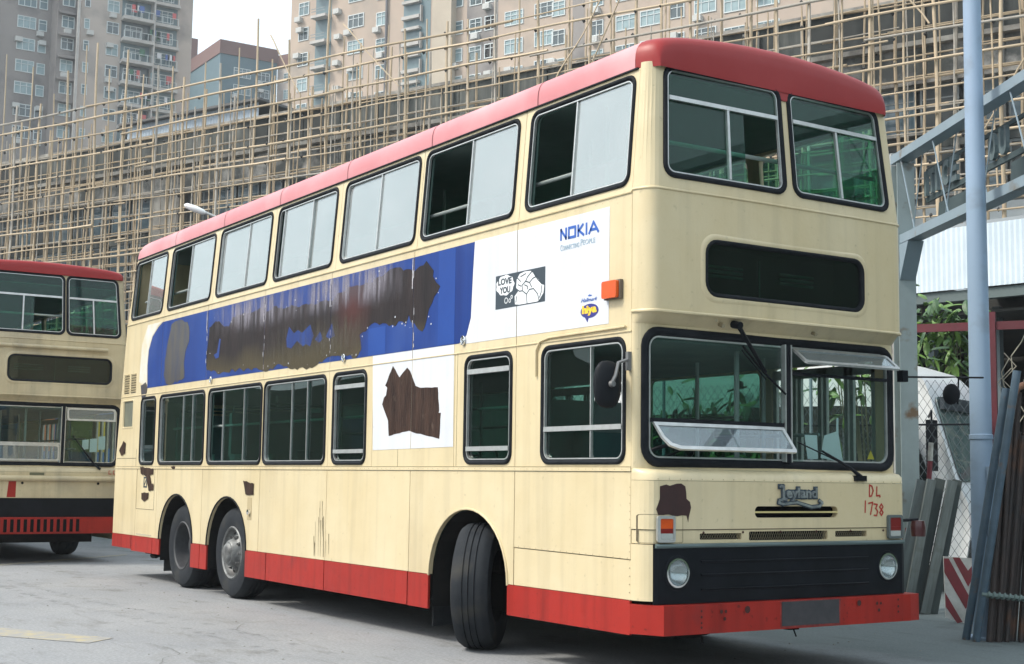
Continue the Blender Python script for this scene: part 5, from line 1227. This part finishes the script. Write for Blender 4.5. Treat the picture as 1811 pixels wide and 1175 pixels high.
for k in range(6):
    z = 52.2+2.85*k
    win(tm, MT, 2.4, z, (3.0, 1.6), rt, .4); win(tm, MT, 6.5, z, (2.2, 1.5), rt, .4); win(tm, MT3, 1.5, z, (3.0, 1.6), rt, .3); win(tm, MT3, 6.5, z, (1.5, 1.5), rt, .3)
# ---- right tower
tr_ = thing('apartment_tower', 'warm tan apartment block filling the top centre behind the scaffolding', 'building', (-105, 66, 0))
BO = Vector((-132.60, 55.01, 0)); MR = face(BO, -FD)
def tx(px): return 53.2-((492000/(px+2800)-120)/.555)
tb(fbox(MB(), MR, 0, 86, 0, 18, 0, 78), 'wall', TANB, tr_)
tb(fbox(MB(), MR, tx(760), tx(795), -.9, -.01, 0, 78), 'pilaster', mat('cream_render', (.50, .43, .34), .85, (.42, .36, .29), .2), tr_)
tb(fbox(MB(), MR, tx(698), tx(748), -.02, -.005, 0, 78), 'stair_recess', PANE[2], tr_)
tb(fbox(MB(), MR, tx(536), tx(565), -.02, -.005, 0, 78), 'balcony_recess', PANE[2], tr_)
tb(fbox(MB(), MR, tx(1010), tx(1032), -.02, -.005, 0, 78), 'recess', TAN2, tr_)
tb(fbox(MB(), MR, tx(815), tx(872), -.02, -.005, 0, 78), 'recess', TAN2, tr_)
m = MB(); m.tube([MR @ Vector((tx(668), -.2, 20)), MR @ Vector((tx(668), -.2, 58))], .13, 6); tb(m, 'drain_pipe', mat('pipe_dark', (.15, .15, .16), .7), tr_)
for k in range(-5, 6):
    z = 43.2+2.88*k
    for px, key, ac in ((505, (1.5, 1.5), .7), (596, (2.2, 1.5), .7), (648, (1.5, 1.5), .8), (793, (1.0, 1.4), .5), (885, (2.2, 1.5), .4), (940, (2.2, 1.5), .6), (972, (1.5, 1.5), .4), (1042, (1.5, 1.5), .5), (1090, (2.2, 1.5), .6), (1135, (2.2, 1.5), .6), (1190, (1.5, 1.5), .6), (1235, (2.2, 1.5), .5), (1290, (2.2, 1.5), .5), (1350, (2.2, 1.5), .5)):
        win(tr_, MR, tx(px), z+.2*((px*7) % 3), key, rt, ac)
    tb(fbox(MB(), MR, tx(537), tx(564), -1.0, -.01, z-.75, z-.45), 'balcony_slab', SLAB, tr_)
    m = MB(); fbox(m, MR, tx(538), tx(563), -.98, -.94, z+.2, z+.28); fbox(m, MR, tx(538), tx(563), -.98, -.94, z-.1, z-.02); tb(m, 'railing', FR, tr_)
    tb(fbox(MB(), MR, tx(699), tx(731), -.5, -.01, z-.1, z+.25), 'stair_slab', SLAB, tr_); tb(fbox(MB(), MR, tx(699), tx(731), -.5, -.01, z-1.3, z-1.0), 'stair_slab', SLAB, tr_)
    tb(fbox(MB(), MR, tx(732), tx(733.5), -.4, -.01, z-.5, z+1.2), 'stair_slab', SLAB, tr_)
    for px0 in (820, 848): win(tr_, MR, tx(px0), z, (1.5, 1.5), rt, .3)
    put('air_conditioner', ACME, tr_, MR, tx(574)+rt.uniform(-.3, .3), z-.6)

# ================================================================== RIGHT SIDE YARD
BLUEG = mat('blue_grey_steel', (.24, .31, .36), .5, (.20, .265, .31), 1.2, dirt=(.18, .17, .15), dscale=5, dlo=.62, dhi=.75)
POSTM = mat('pale_blue_paint', (.27, .37, .50), .55, (.25, .345, .46), 1.5, dirt=(.20, .25, .30), dscale=3, dlo=.55, dhi=.8)
lp = thing('lamp_post', 'thick pale blue tapered steel post in front of the gantry', 'post', (-0.782, 4.667, 0))
m = MB(); m.lathe([(.107, 0), (.102, 1.5), (.099, 1.76), (.099, 1.80), (.108, 1.80), (.108, 1.84), (.098, 1.845), (.088, 4.5), (.074, 7.5), (.070, 9)], ax='z', n=24); m.build('shaft', POSTM, lp, smooth=50)
m = MB(); m.lathe([(.19, 0), (.19, .02), (.001, .02)], ax='z', n=20); m.build('base_plate', POSTM, lp)
sh_ = MB(); sh_.box((.098, -.06, .9), (.125, .06, 1.55)); sh_.build('access_door', POSTM, lp)
# gantry truss
gd = Vector((-0.477+3.047, 4.860-6.2554, 0)).normalized(); gq = Vector((-gd.y, gd.x, 0))
gan = thing('steel_gantry', 'blue-grey steel lattice gantry frame on a column right of the bus', 'gantry', (-3.047, 6.2554, 0))
def GP(a, b, z): return Vector((gd.x*a+gq.x*b, gd.y*a+gq.y*b, z))
def gb(m, a0, a1, b0, b1, z0, z1):
    return m.add([GP(a, b, z) for z in (z0, z1) for a, b in ((a0, b0), (a1, b0), (a1, b1), (a0, b1))], [(0,3,2,1),(4,5,6,7),(0,1,5,4),(1,2,6,5),(2,3,7,6),(3,0,4,7)])
m = MB(); gb(m, -.10, -.085, -.10, .10, 0, 5.0); gb(m, .085, .10, -.10, .10, 0, 5.0); gb(m, -.0849, .0849, -.008, .008, 0, 5.0); m.build('column', mat('worn_grey_steel', (.27, .33, .34), .6, (.21, .26, .26), 1.5, dirt=(.14, .09, .05), dscale=4, dlo=.58, dhi=.70), gan)
m = MB(); gb(m, -.15, 7.2, -.085, .085, 5.03, 5.13); m.build('top_chord', BLUEG, gan)
m = MB(); gb(m, -.15, 7.2, -.085, .085, 4.07, 4.17); m.build('bottom_chord', BLUEG, gan)
m = MB(); gb(m, -.34, -.28, -.03, .03, 1.5, 5.2); gb(m, -.28, -.11, -.015, .015, 4.9, 4.93); gb(m, -.28, -.11, -.015, .015, 3.4, 3.43); m.build('conduit', mat('conduit_pale', (.42, .45, .45), .6, (.28, .26, .24), 4), gan)
m = MB(); m.add([GP(a_, b_, z_) for b_ in (-.09, .09) for a_, z_ in ((-.1, 4.06), (.38, 4.06), (.11, 3.66), (-.1, 3.66))], [(0, 1, 2, 3), (7, 6, 5, 4), (0, 4, 5, 1), (1, 5, 6, 2), (2, 6, 7, 3), (3, 7, 4, 0)]).build('gusset', BLUEG, gan)
rg = random.Random(3)
a = .12
while a < 6.5:
    for b, z0, z1, dd in ((-.06, 5.02, 4.18, .38), (.06, 4.18, 5.02, .34)):
        m = MB(); m.tube([GP(a, b, z0), GP(a+dd, b, z1)], .008, 5); m.build('brace_rod', BLUEG, gan)
    a += .95
sg = thing('sign_letters', 'dark weathered sign plates with raised block letters inside the gantry', 'sign', tuple(GP(0, .22, 0)+Vector(gan.location)))
off = Vector(sg.location)-Vector(gan.location)
SIGNM = mat('sign_green_grey', (.05, .075, .08), .7, (.03, .05, .055), 2.5); SIGNL = mat('sign_letter', (.12, .165, .17), .6, (.08, .11, .12), 5)
def gmap(u, v, w_): return GP(u, .0, v)+gq*(-w_)
plate([(.45, 4.22), (1.55, 4.22), (1.5, 4.45), (.5, 4.47)], t=.03).map(gmap).build('plate', SIGNM, sg)
plate([(2.3, 4.24), (3.6, 4.24), (3.6, 4.52), (2.34, 4.5)], t=.03).map(gmap).build('plate', SIGNM, sg)
plate([(.12, 4.54), (3.9, 4.54), (3.9, 4.60), (.12, 4.60)], t=.03).map(gmap).build('rail', SIGNM, sg)
plate([(.14, 4.88), (3.9, 4.88), (3.9, 4.92), (.14, 4.92)], t=.03).map(gmap).build('rail', SIGNM, sg)
for ch, u in (('I', .18), ('T', .30), ('I', .50), ('C', .70), ('E', .92), ('O', 1.9), ('U', 2.15), ('S', 2.8)):
    t_ = tofit(textmesh(ch, .3, .02, off=.012), u, u+(.06 if ch == 'I' else .17), 4.60, 4.88, .02); t_.map(gmap).build('letter', SIGNL, sg)
# corrugated canopy with dark carport beneath
cn = thing('canopy', 'white corrugated fascia above a dark open shed at the right', 'shed', (-9.5, 13.8, 0))
CD = Vector((2.03, .36, 0)).normalized(); CNn = Vector((CD.y, -CD.x, 0))
def CP(s, o, z): return CD*s+CNn*o+Vector((0, 0, z))
WHITES = mat('white_sheet', (.62, .70, .76), .5, (.54, .62, .68), 1.5)
s_ = -3.0
while s_ < 4.4:
    m = corr(MB(), s_, s_+1.0, .02*(int(s_*10) % 2), 4.82, 5.93, .1, .02, CP); m.add([CP(s_, -.01, 4.82), CP(s_+1, -.01, 4.82), CP(s_+1, -.01, 5.93), CP(s_, -.01, 5.93)], [(0, 1, 2, 3)]); m.build('fascia_sheet', WHITES, cn); s_ += 1.0
def cb(s0, s1, o0, o1, z0, z1): return MB().add([CP(s, o, z) for z in (z0, z1) for s, o in ((s0, o0), (s1, o0), (s1, o1), (s0, o1))], [(0,3,2,1),(4,5,6,7),(0,1,5,4),(1,2,6,5),(2,3,7,6),(3,0,4,7)])
cb(-3, 6.0, -9, -.05, 5.94, 6.0).build('roof', mat('roof_sheet', (.3, .33, .35), .7), cn)
cb(-3, 6.0, -.2, -.04, 4.62, 4.80).build('beam', mat('dark_beam', (.10, .13, .13), .7), cn)
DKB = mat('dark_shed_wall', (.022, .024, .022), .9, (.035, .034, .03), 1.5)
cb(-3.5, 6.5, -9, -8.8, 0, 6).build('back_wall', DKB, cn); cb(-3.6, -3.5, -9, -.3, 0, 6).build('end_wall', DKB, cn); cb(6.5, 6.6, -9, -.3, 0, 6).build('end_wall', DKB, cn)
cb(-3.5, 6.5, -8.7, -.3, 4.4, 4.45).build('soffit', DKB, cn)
for s_ in (-.3, 1.0, 2.4, 3.8): cb(s_, s_+.14, -1.2, -1.06, 0, 4.6).build('column', mat('shed_column', (.10, .13, .14), .7), cn)
cb(1.9, 4.2, -.6, -.5, 4.35, 4.45).build('strip_lamp', mat('lamp_tube_grey', (.35, .38, .38), .5), cn)
# red gate posts with rail
RG = mat('dark_red_gate', (.10, .010, .018), .7, (.075, .010, .015), 3)
gt_ = thing('red_gate', 'dark red steel post and rail frame behind the blue post', 'gate', (-5.48, 10.82, 0))
gdir = Vector((.86, .51, 0)).normalized()
def RP(s, z, o=0): return Vector((gdir.x*s+gdir.y*o, gdir.y*s-gdir.x*o, z))
def rb(s0, s1, o0, o1, z0, z1): return MB().add([RP(s, z, o) for z in (z0, z1) for s, o in ((s0, o0), (s1, o0), (s1, o1), (s0, o1))], [(0,3,2,1),(4,5,6,7),(0,1,5,4),(1,2,6,5),(2,3,7,6),(3,0,4,7)])
rb(-.09, .09, -.06, .06, 0, 3.88).build('post', RG, gt_); rb(-2.2, -.095, -.03, .03, 3.62, 3.74).build('rail', RG, gt_); rb(.095, 2.2, -.03, .03, 3.62, 3.74).build('rail', RG, gt_); rb(-.06, 1.4, -.02, .02, 1.9, 2.0).build('rail', RG, gt_)
# plants: broad-leaved shrub hanging over the fence and climbers
LEAF = [mat('leaf_light', (.12, .22, .04), .5, (.07, .15, .03), 8), mat('leaf_dark', (.03, .075, .03), .5, (.045, .10, .035), 8)]
def leafmesh(l=.28, w_=.075, seed=0, mt=None):
    m = MB(); n_ = 6; vs = []
    for i in range(n_+1):
        t = i/n_; ww = w_*math.sin(math.pi*min(1, t*.95+.05))**.8; z = -.35*l*t*t
        vs += [(t*l, -ww, z-.02), (t*l, 0, z), (t*l, ww, z-.02)]
    fs = []
    for i in range(n_): fs += [(3*i, 3*i+3, 3*i+4, 3*i+1), (3*i+1, 3*i+4, 3*i+5, 3*i+2)]
    m.add(vs, fs); return m
def shrub(label, loc, spread, zc, n, seed, cat='plant', n_ind=110, stems=True):
    r = random.Random(seed); t = thing('shrub', label, cat, loc, group=None)
    me = [leafmesh(.26, .05).mesh('leaf', LEAF[0]), leafmesh(.24, .055).mesh('leaf', LEAF[1]), leafmesh(.20, .04).mesh('leaf', LEAF[0])]
    sm = MB(); bases = []
    for k in range(10):
        a = r.uniform(-1, 1); top = Vector((gdir.x*a*spread, gdir.y*a*spread, zc+r.uniform(-.5, .45)))
        sm.tube([(gdir.x*a*spread*.5, gdir.y*a*spread*.5, 0), (gdir.x*a*spread*.8+.1, gdir.y*a*spread*.8, zc*.6), top], [.02, .014, .006], 5); bases.append(top)
    sm.build('stem', mat('stem_brown', (.07, .07, .035), .8), t)
    for k in range(n):
        b = r.choice(bases); p = b+Vector((r.gauss(0, .22), r.gauss(0, .22), r.gauss(0, .22)))
        inst('leaf', me[r.choice((0, 0, 1, 2))], t, p, (r.uniform(-.5, .5), r.uniform(-.3, 1.0), r.uniform(0, 6.28)), (r.uniform(.7, 1.25),)*3)
    return t
shrub('broad leafy green shrub between the grey column and the blue post', (-6.677, 11.193, 0), .42, 3.72, 230, 41)
shrub('narrow-leaved shrub seen through the windscreen beside the white minibus', (-7.3, 7.3, 0), .9, 2.35, 150, 42)
shrub('leafy plant growing at the wire fence seen through the middle of the windscreen', (-6.3, 6.75, 0), .45, 2.0, 70, 44)
shrub('spiky green plant poking out between the bus front and the grey column', (-4.9, 7.45, 0), .25, 2.75, 70, 43)
cl = MB(); r = random.Random(9)
for k in range(16):
    s_ = r.uniform(.15, 1.6); z = r.uniform(2.6, 3.7); pts = []
    for q in range(6): pts.append(RP(s_+r.uniform(-.12, .12), z-q*.2, -.1)); 
    cl.tube(pts, .008, 4)
for k in range(10):
    s_ = r.uniform(-1.9, -.2); z = r.uniform(2.5, 3.0); cl.tube([RP(s_+r.uniform(-.08, .08), z-q*.14, -.1) for q in range(5)], .008, 4)
tag(cl.build('dry_vine', mat('dry_vine_grey', (.30, .28, .22), .8), loc=(-5.48, 10.82, 0)), 'tangle of dry pale vine stems hanging on the red gate', 'plant')
# white minibus
vh = Vector((.93, .367, 0)).normalized(); vl = Vector((-vh.y, vh.x, 0))
van = thing('minibus', 'white minibus with rounded roof parked behind the chain-link fence', 'minibus', (-5.09, 9.38, 0), math.atan2(vh.y, vh.x))
VW = mat('white_van_paint', (.80, .82, .83), .3, (.76, .78, .79), 2, coat=.4)
prof = [(-5.6, .35), (.55, .35), (.62, .75), (.60, 1.15), (.45, 1.45), (.12, 2.50), (.04, 2.72), (-.16, 2.92), (-.6, 3.06), (-1.7, 3.12), (-5.4, 3.12), (-5.6, 2.8)]
m = MB(); n_ = len(prof); yo = [(-.86, .0), (-1.0, .1), (-1.04, .0)]
vs = []
lay = [(-.98, .90), (-1.04, 1.0), (1.04, 1.0), (.98, .90)]
ctr = (-2.5, 1.6)
for y, k in lay: vs += [(ctr[0]+(a-ctr[0])*(1-(1-k)*.35), y*(1.0 if b < 2.2 else .94), ctr[1]+(b-ctr[1])*(1-(1-k)*.55)) for a, b in prof]
m.add(vs, [tuple(range(n_))] + [(i+q*n_, (i+1) % n_+q*n_, (i+1) % n_+(q+1)*n_, i+(q+1)*n_) for q in range(3) for i in range(n_)] + [tuple(i+3*n_ for i in range(n_))[::-1]]); m.build('body', VW, van, smooth=40)
def vside(u, v, w_): return (u, -1.045-w_+(.07 if v > 2.1 else 0)*(v-2.1)/.5, v)
for o_ in ([(-.95, 1.30), (-.05, 1.30), (.12, 1.45), (-.22, 2.36), (-.95, 2.42)], [(-2.5, 1.30), (-1.08, 1.30), (-1.08, 2.42), (-2.5, 2.42)], [(-4.1, 1.30), (-2.62, 1.30), (-2.62, 2.34), (-4.1, 2.34)]):
    plate(o_, t=.02, w0=.006).map(vside).build('window', mat('van_dark_glass', (.01, .014, .016), .06, spec=.9), van)
m = MB(); xa, za, xb, zb = .475, 1.42, .125, 2.52
def vf(u, v, w_): return (xa+(xb-xa)*v+.02+w_, u*(1-.06*v), za+(zb-za)*v+.01)
plate(rrect(-.92, .0, .92, 1.0, .12, 4), t=.02, cuts=[-.8, 0, .8]).map(vf).build('windscreen', mat('van_screen', (.07, .11, .11), .06, (.13, .18, .17), 3, spec=.9), van)
m = MB(); m.box((.20, -.86, 2.36), (.26, .86, 2.52)); m.build('visor', mat('visor_dark', (.03, .04, .05), .5), van)
m = MB(); m.box((.60, -1.0, .40), (.72, 1.0, .68)); m.build('bumper', mat('van_bumper', (.05, .05, .055), .6), van)
m = MB(); m.box((.615, -.95, .85), (.635, -.72, 1.0)); m.build('indicator', ORANGE, van); m = MB(); m.box((.615, -.70, .85), (.632, -.45, 1.02)); m.build('headlight', REFL, van)
m = MB(); m.box((-.9, -1.055, .42), (-.88, -1.048, 2.4)); m.build('door_seam', DARK, van)
m = MB(); m.box((.18, -1.36, 1.55), (.26, -1.14, 2.2)); m.tube([(.1, -1.0, 2.25), (.22, -1.25, 2.32), (.22, -1.25, 2.1)], .015, 6); m.build('mirror', BLACKP, van)
for x in (-.45, -4.3):
    for y, f_ in ((-1.06, 1), (.86, 1)):
        w_ = MB(); w_.lathe([(.001, .02), (.2, .02), (.24, 0), (.34, .0), (.36, .04), (.36, .18), (.001, .2)], (x, y, .36), 'y', 24); w_.build('wheel', TYRE, van, smooth=50)
# chain-link fence
fa, fb = Vector((-3.6, 8.15, 0)), Vector((-9.2, 5.4, 0)); fdv = (fb-fa); FL = fdv.length; fdv.normalize()
fn_ = thing('chain_link_fence', 'grey diamond wire fence in front of the white minibus', 'fence', tuple(fa))
ms = MB(); D_ = .05; DZ = .075; H0, H1 = .05, 2.72; nz = int((H1-H0)/DZ)
def frib(a, b, r_=.0028):
    d = (b-a).normalized(); up = Vector((-fdv.y, fdv.x, 0))*r_; sd_ = d.cross(up).normalized()*r_
    ms.add([a+up, a-up*.5+sd_, a-up*.5-sd_, b+up, b-up*.5+sd_, b-up*.5-sd_], [(0, 1, 4, 3), (1, 2, 5, 4), (2, 0, 3, 5)])
nx = int(FL/D_)
for i in range(nx):
    z = H0
    for j in range(0, nz):
        s0 = i*D_+(D_ if (i+j) % 2 == 0 else 0); s1 = i*D_+(D_ if (i+j) % 2 else 0)
        frib(fdv*s0+Vector((0, 0, H0+j*DZ)), fdv*s1+Vector((0, 0, H0+(j+1)*DZ)))
ms.build('wire_mesh', mat('fence_wire', (.10, .12, .13), .5, metal=.3), fn_, kind='stuff')
for s_ in (0.0, 2.1, 4.2, 6.1):
    m = MB(); m.tube([fdv*s_, fdv*s_+Vector((0, 0, 2.78))], .022, 8); m.build('post', BLUEG, fn_)
m = MB(); m.tube([Vector((0, 0, 2.12)), fdv*FL+Vector((0, 0, 2.12))], .012, 6); m.build('rail', BLACKP, fn_)
# leaning planks
PLK = [mat('grey_plank', (.115, .14, .14), .8, (.06, .075, .075), 3, stretch=(6, 6, .6), dirt=(.06, .07, .06), dscale=5), mat('blue_grey_plank', (.075, .10, .105), .8, (.045, .06, .065), 3, stretch=(6, 6, .6)), mat('dark_plank', (.035, .045, .045), .8, (.06, .075, .07), 3, stretch=(6, 6, .6))]
b0, b1 = Vector((-2.55, 5.72, 0)), Vector((-1.85, 6.10, 0))
im = Vector((.5449, .8384, 0))   # roughly the picture's left-to-right
names = ['widest grey plank at the left of the leaning stack', 'dark plank second from the left in the leaning stack', 'pale narrow plank in the middle of the leaning stack', 'grey plank right of the middle of the leaning stack', 'dark plank behind the striped board at the right of the stack']
for k in range(5):
    base = Vector((-2.78, 5.76, 0))+im*(.098*k)+Vector((-.834, .552, 0))*(.05, 0, .07, .02, .06)[k]; top = base+im*(.36, .33, .35, .37, .34)[k]+Vector((-.12, .08, 0))+Vector((0, 0, 1.42+.01*(k % 3)))
    dz = (top-base); L_ = dz.length; w_ = (.15, .09, .11, .10, .10)[k]
    m = MB(); m.box((-w_/2, -.02-.015*(k % 2), 0), (w_/2, .02, L_)); o = m.build('plank', PLK[(1, 0, 2, 0, 2)[k]]); o.location = base
    q = dz.normalized(); x_ = (im-q*im.dot(q)).normalized(); y_ = q.cross(x_); o.matrix_world = Matrix(((x_.x, y_.x, q.x, base.x), (x_.y, y_.y, q.y, base.y), (x_.z, y_.z, q.z, base.z+.0), (0, 0, 0, 1)))
    tag(o, names[k], 'plank', 'planks leaning beside the bus')
# striped marker board
bc = Vector((-1.90, 5.48, 0)); ex2 = im.copy(); ez2 = Vector((-.05, .03, 1)).normalized()
mb_ = thing('marker_board', 'white board with dark red chevron stripes leaning on the planks', 'board', tuple(bc))
def bm2(u, v, w_): return ex2*u+ez2*v+Vector((.834, -.552, 0))*w_
bw, bh = .40, .66
plate([(0, .05), (bw*.62, -.03), (bw*.75, .62), (bw*.9, .64), (0, .66)], t=.025).map(bm2).build('panel', mat('worn_white_board', (.55, .56, .54), .7, (.38, .38, .36), 6), mb_)
MRD = mat('worn_dark_red', (.22, .03, .04), .7, (.16, .03, .035), 8)
for s_ in ([(0, .64), (.0, .50), (.20, .14), (.265, .22), (.05, .64)], [(0, .30), (0, .16), (.11, .0), (.165, .01)], [(.09, .65), (.16, .65), (.24, .52), (.31, .60), (.30, .48), (.235, .36)]):
    plate(s_, t=.002, w0=.003).map(bm2).build('stripe', MRD, mb_)
# striped pole leaning
pp = thing('striped_pole', 'thin red and white striped pole leaning beside the grey column', 'pole', (-3.044, 6.446, 0))
P0, P1 = Vector((0, 0, 0)), im*.14+Vector((0, 0, 1.85))
for k in range(9):
    m = MB(); m.tube([P0.lerp(P1, k/9), P0.lerp(P1, (k+1)/9-.002)], .028, 8); m.build('band', MRD if k % 2 else mat('worn_white_band', (.55, .54, .48), .7, (.3, .28, .25), 12), pp)
m = MB(); m.box((-.1, -.05, 0), (.02, .05, .9)); o = m.build('red_plank', MRD, loc=(-3.05, 6.15, 0), rotz=.98); o.rotation_euler = (0, .10, .98); tag(o, 'short dark red board standing behind the far end of the bumper', 'board')
# pipes
PIP = mat('blue_pipe', (.075, .12, .165), .5, (.045, .075, .10), 4, dirt=(.14, .08, .04), dscale=5, dlo=.56, dhi=.66)
for b_, t_, lab in (((-.807, 4.429, 0), (-.43, 4.58, 2.25), 'blue steel pipe leaning at the right edge, left one of the pair'), ((-.659, 4.382, 0), (-.31, 4.58, 2.4), 'blue steel pipe leaning at the right edge, right one of the pair')):
    m = MB(); m.tube([Vector((0, 0, 0)), Vector(t_)-Vector(b_)], .036, 12); o = m.build('steel_pipe', PIP, loc=b_, smooth=60); tag(o, lab, 'pipe')
RUSTP = mat('rusty_tube', (.040, .026, .022), .75, (.022, .02, .02), 4, dirt=(.09, .04, .02), dscale=3, dlo=.55, dhi=.7)
bn = thing('tube_bundle', 'bundle of dark rusty tubes strapped upright at the right edge', 'tubes', (-.60, 4.44, 0))
r = random.Random(14); pv = Vector((-.834, .552, 0))
for k in range(26):
    a_ = im*(.03+.026*k)+pv*r.uniform(-.02, .15); t_ = a_+im*(.30+r.uniform(-.02, .02))+pv*.3+Vector((0, 0, 1.95+r.uniform(-.15, .3)))
    m = MB(); m.tube([a_, t_], r.uniform(.020, .028), 8); m.build('tube', RUSTP, bn, smooth=60)
m = MB(); m.tube([im*.28+pv*.2+Vector((0, 0, 1.9)), im*.34+pv*.25+Vector((0, 0, 2.12)), im*.44+pv*.3+Vector((0, 0, 2.28)), im*.6+pv*.35+Vector((0, 0, 2.34))], .035, 10); m.build('bent_tube', mat('rust_orange', (.22, .10, .05), .7, (.12, .06, .04), 6), bn, smooth=60)
m = MB(); pts = []
for i in range(160):
    t = i/159; a = t*2*math.pi*16; pts.append(im*(-.02+.75*t)-pv*.04+Vector((0, 0, .42-.07*t))+Vector((0, 0, .022*math.cos(a)))+pv*(.022*math.sin(a)))
m.tube(pts, .012, 5); m.tube([im*-.04-pv*.04+Vector((0, 0, .42)), im*.76-pv*.04+Vector((0, 0, .35))], .02, 6); m.build('strap', mat('strap_green_grey', (.14, .19, .18), .7), bn, smooth=60)
# street lamp behind the bus
sl = thing('street_lamp', 'pale street lamp head reaching over the bus roof from behind', 'street lamp', (-19.9, 7.0, 0))
im_ = Vector((.5449, .8384, 0)); h0 = Vector((-21.5457+19.9, 4.5168-7.0, 0))
m = MB(); e_ = h0+im_*1.5
m.tube([(e_.x, e_.y, 0), (e_.x, e_.y, 6.2), Vector((e_.x, e_.y, 6.6))-im_*.15, Vector((0, 0, 6.92))+h0+im_*.75, Vector((0, 0, 7.12))+h0+im_*.28], [.08, .06, .04, .03, .03], 8); m.build('post', mat('lamp_grey', (.4, .42, .42), .5), sl, smooth=60)
m = MB(); p0 = Vector((0, 0, 7.09))+h0+im_*.33; p1 = Vector((0, 0, 7.27))+h0-im_*.15
m.tube([p0, p0.lerp(p1, .15), p0.lerp(p1, .5), p0.lerp(p1, .9), p1], [.03, .06, .075, .06, .02], 12); m.build('lamp_head', mat('lamp_white', (.75, .78, .78), .4), sl, smooth=60)
hz = MB().box((-640, -640, -3), (640, 640, 100)); hm = bpy.data.materials.new('haze_air'); hm.use_nodes = True; hn = hm.node_tree; hn.nodes.clear()
ho = hn.nodes.new('ShaderNodeOutputMaterial'); hv = hn.nodes.new('ShaderNodeVolumePrincipled'); hv.inputs['Color'].default_value = (.90, .95, 1.0, 1); hv.inputs['Density'].default_value = .0006
hn.links.new(hv.outputs[0], ho.inputs['Volume']); hz.build('haze', hm, kind='stuff')
rc = random.Random(19); ck = MB()
for k in range(7):
    p = Vector((rc.uniform(-9, -1), rc.uniform(-4, -.3), 0)); a = rc.uniform(0, 6.28)
    for q in range(rc.randint(10, 26)):
        a += rc.uniform(-.45, .45); d = Vector((math.cos(a), math.sin(a), 0))*rc.uniform(.06, .16); nn_ = Vector((-d.y, d.x, 0)).normalized()*rc.uniform(.001, .0028)
        ck.add([p-nn_+Vector((0, 0, .004)), p+d-nn_+Vector((0, 0, .004)), p+d+nn_+Vector((0, 0, .004)), p+nn_+Vector((0, 0, .004))], [(0, 1, 2, 3)]); p = p+d
ck.build('ground_crack', mat('crack_dark', (.12, .12, .11), .95), kind='stuff')
tm_ = MB()
for y0_, a_ in ((-1.6, .10), (-1.95, .10), (-3.2, -.05)):
    for q in range(60):
        x = -12+q*.16; h = .055+.02*math.sin(q*1.7)
        if rc.random() < .72: y = y0_+a_*(x+12)*.6+.05*math.sin(x); tm_.add([(x, y-h, .004), (x+.15, y-h, .004), (x+.15, y+h, .004), (x, y+h, .004)], [(0, 1, 2, 3)])
tmm = bpy.data.materials.new('tyre_mark_rubber'); tmm.use_nodes = True; tb_ = tmm.node_tree.nodes['Principled BSDF']; tb_.inputs['Base Color'].default_value = (.05, .05, .05, 1); tb_.inputs['Roughness'].default_value = .9
tn = tmm.node_tree.nodes.new('ShaderNodeTexNoise'); tn.inputs['Scale'].default_value = 7; tn.inputs['Detail'].default_value = 8; tr2 = tmm.node_tree.nodes.new('ShaderNodeMapRange'); tr2.inputs['From Min'].default_value = .45; tr2.inputs['From Max'].default_value = .75; tr2.inputs['To Max'].default_value = .32
ttc = tmm.node_tree.nodes.new('ShaderNodeTexCoord'); tmm.node_tree.links.new(ttc.outputs['Object'], tn.inputs['Vector']); tmm.node_tree.links.new(tn.outputs['Fac'], tr2.inputs['Value']); tmm.node_tree.links.new(tr2.outputs[0], tb_.inputs['Alpha'])
tm_.build('tyre_mark', tmm, kind='stuff')
# litter and grit on the yard
m = MB(); rl = random.Random(8)
for k in range(420):
    x, y = rl.uniform(-16, 2.5), rl.uniform(-4.5, 7); h = rl.uniform(.003, .012); m.add([(x-h, y-h, .0005), (x+h, y-h*.7, .0005), (x+h*.6, y+h, .0005), (x, y, h*.8)], [(0, 1, 3), (1, 2, 3), (2, 0, 3)])
m.build('grit', mat('grit_dark', (.10, .10, .09), .9, (.25, .24, .22), 3), kind='stuff')
print('objects', len(bpy.data.objects), 'poles', npole)
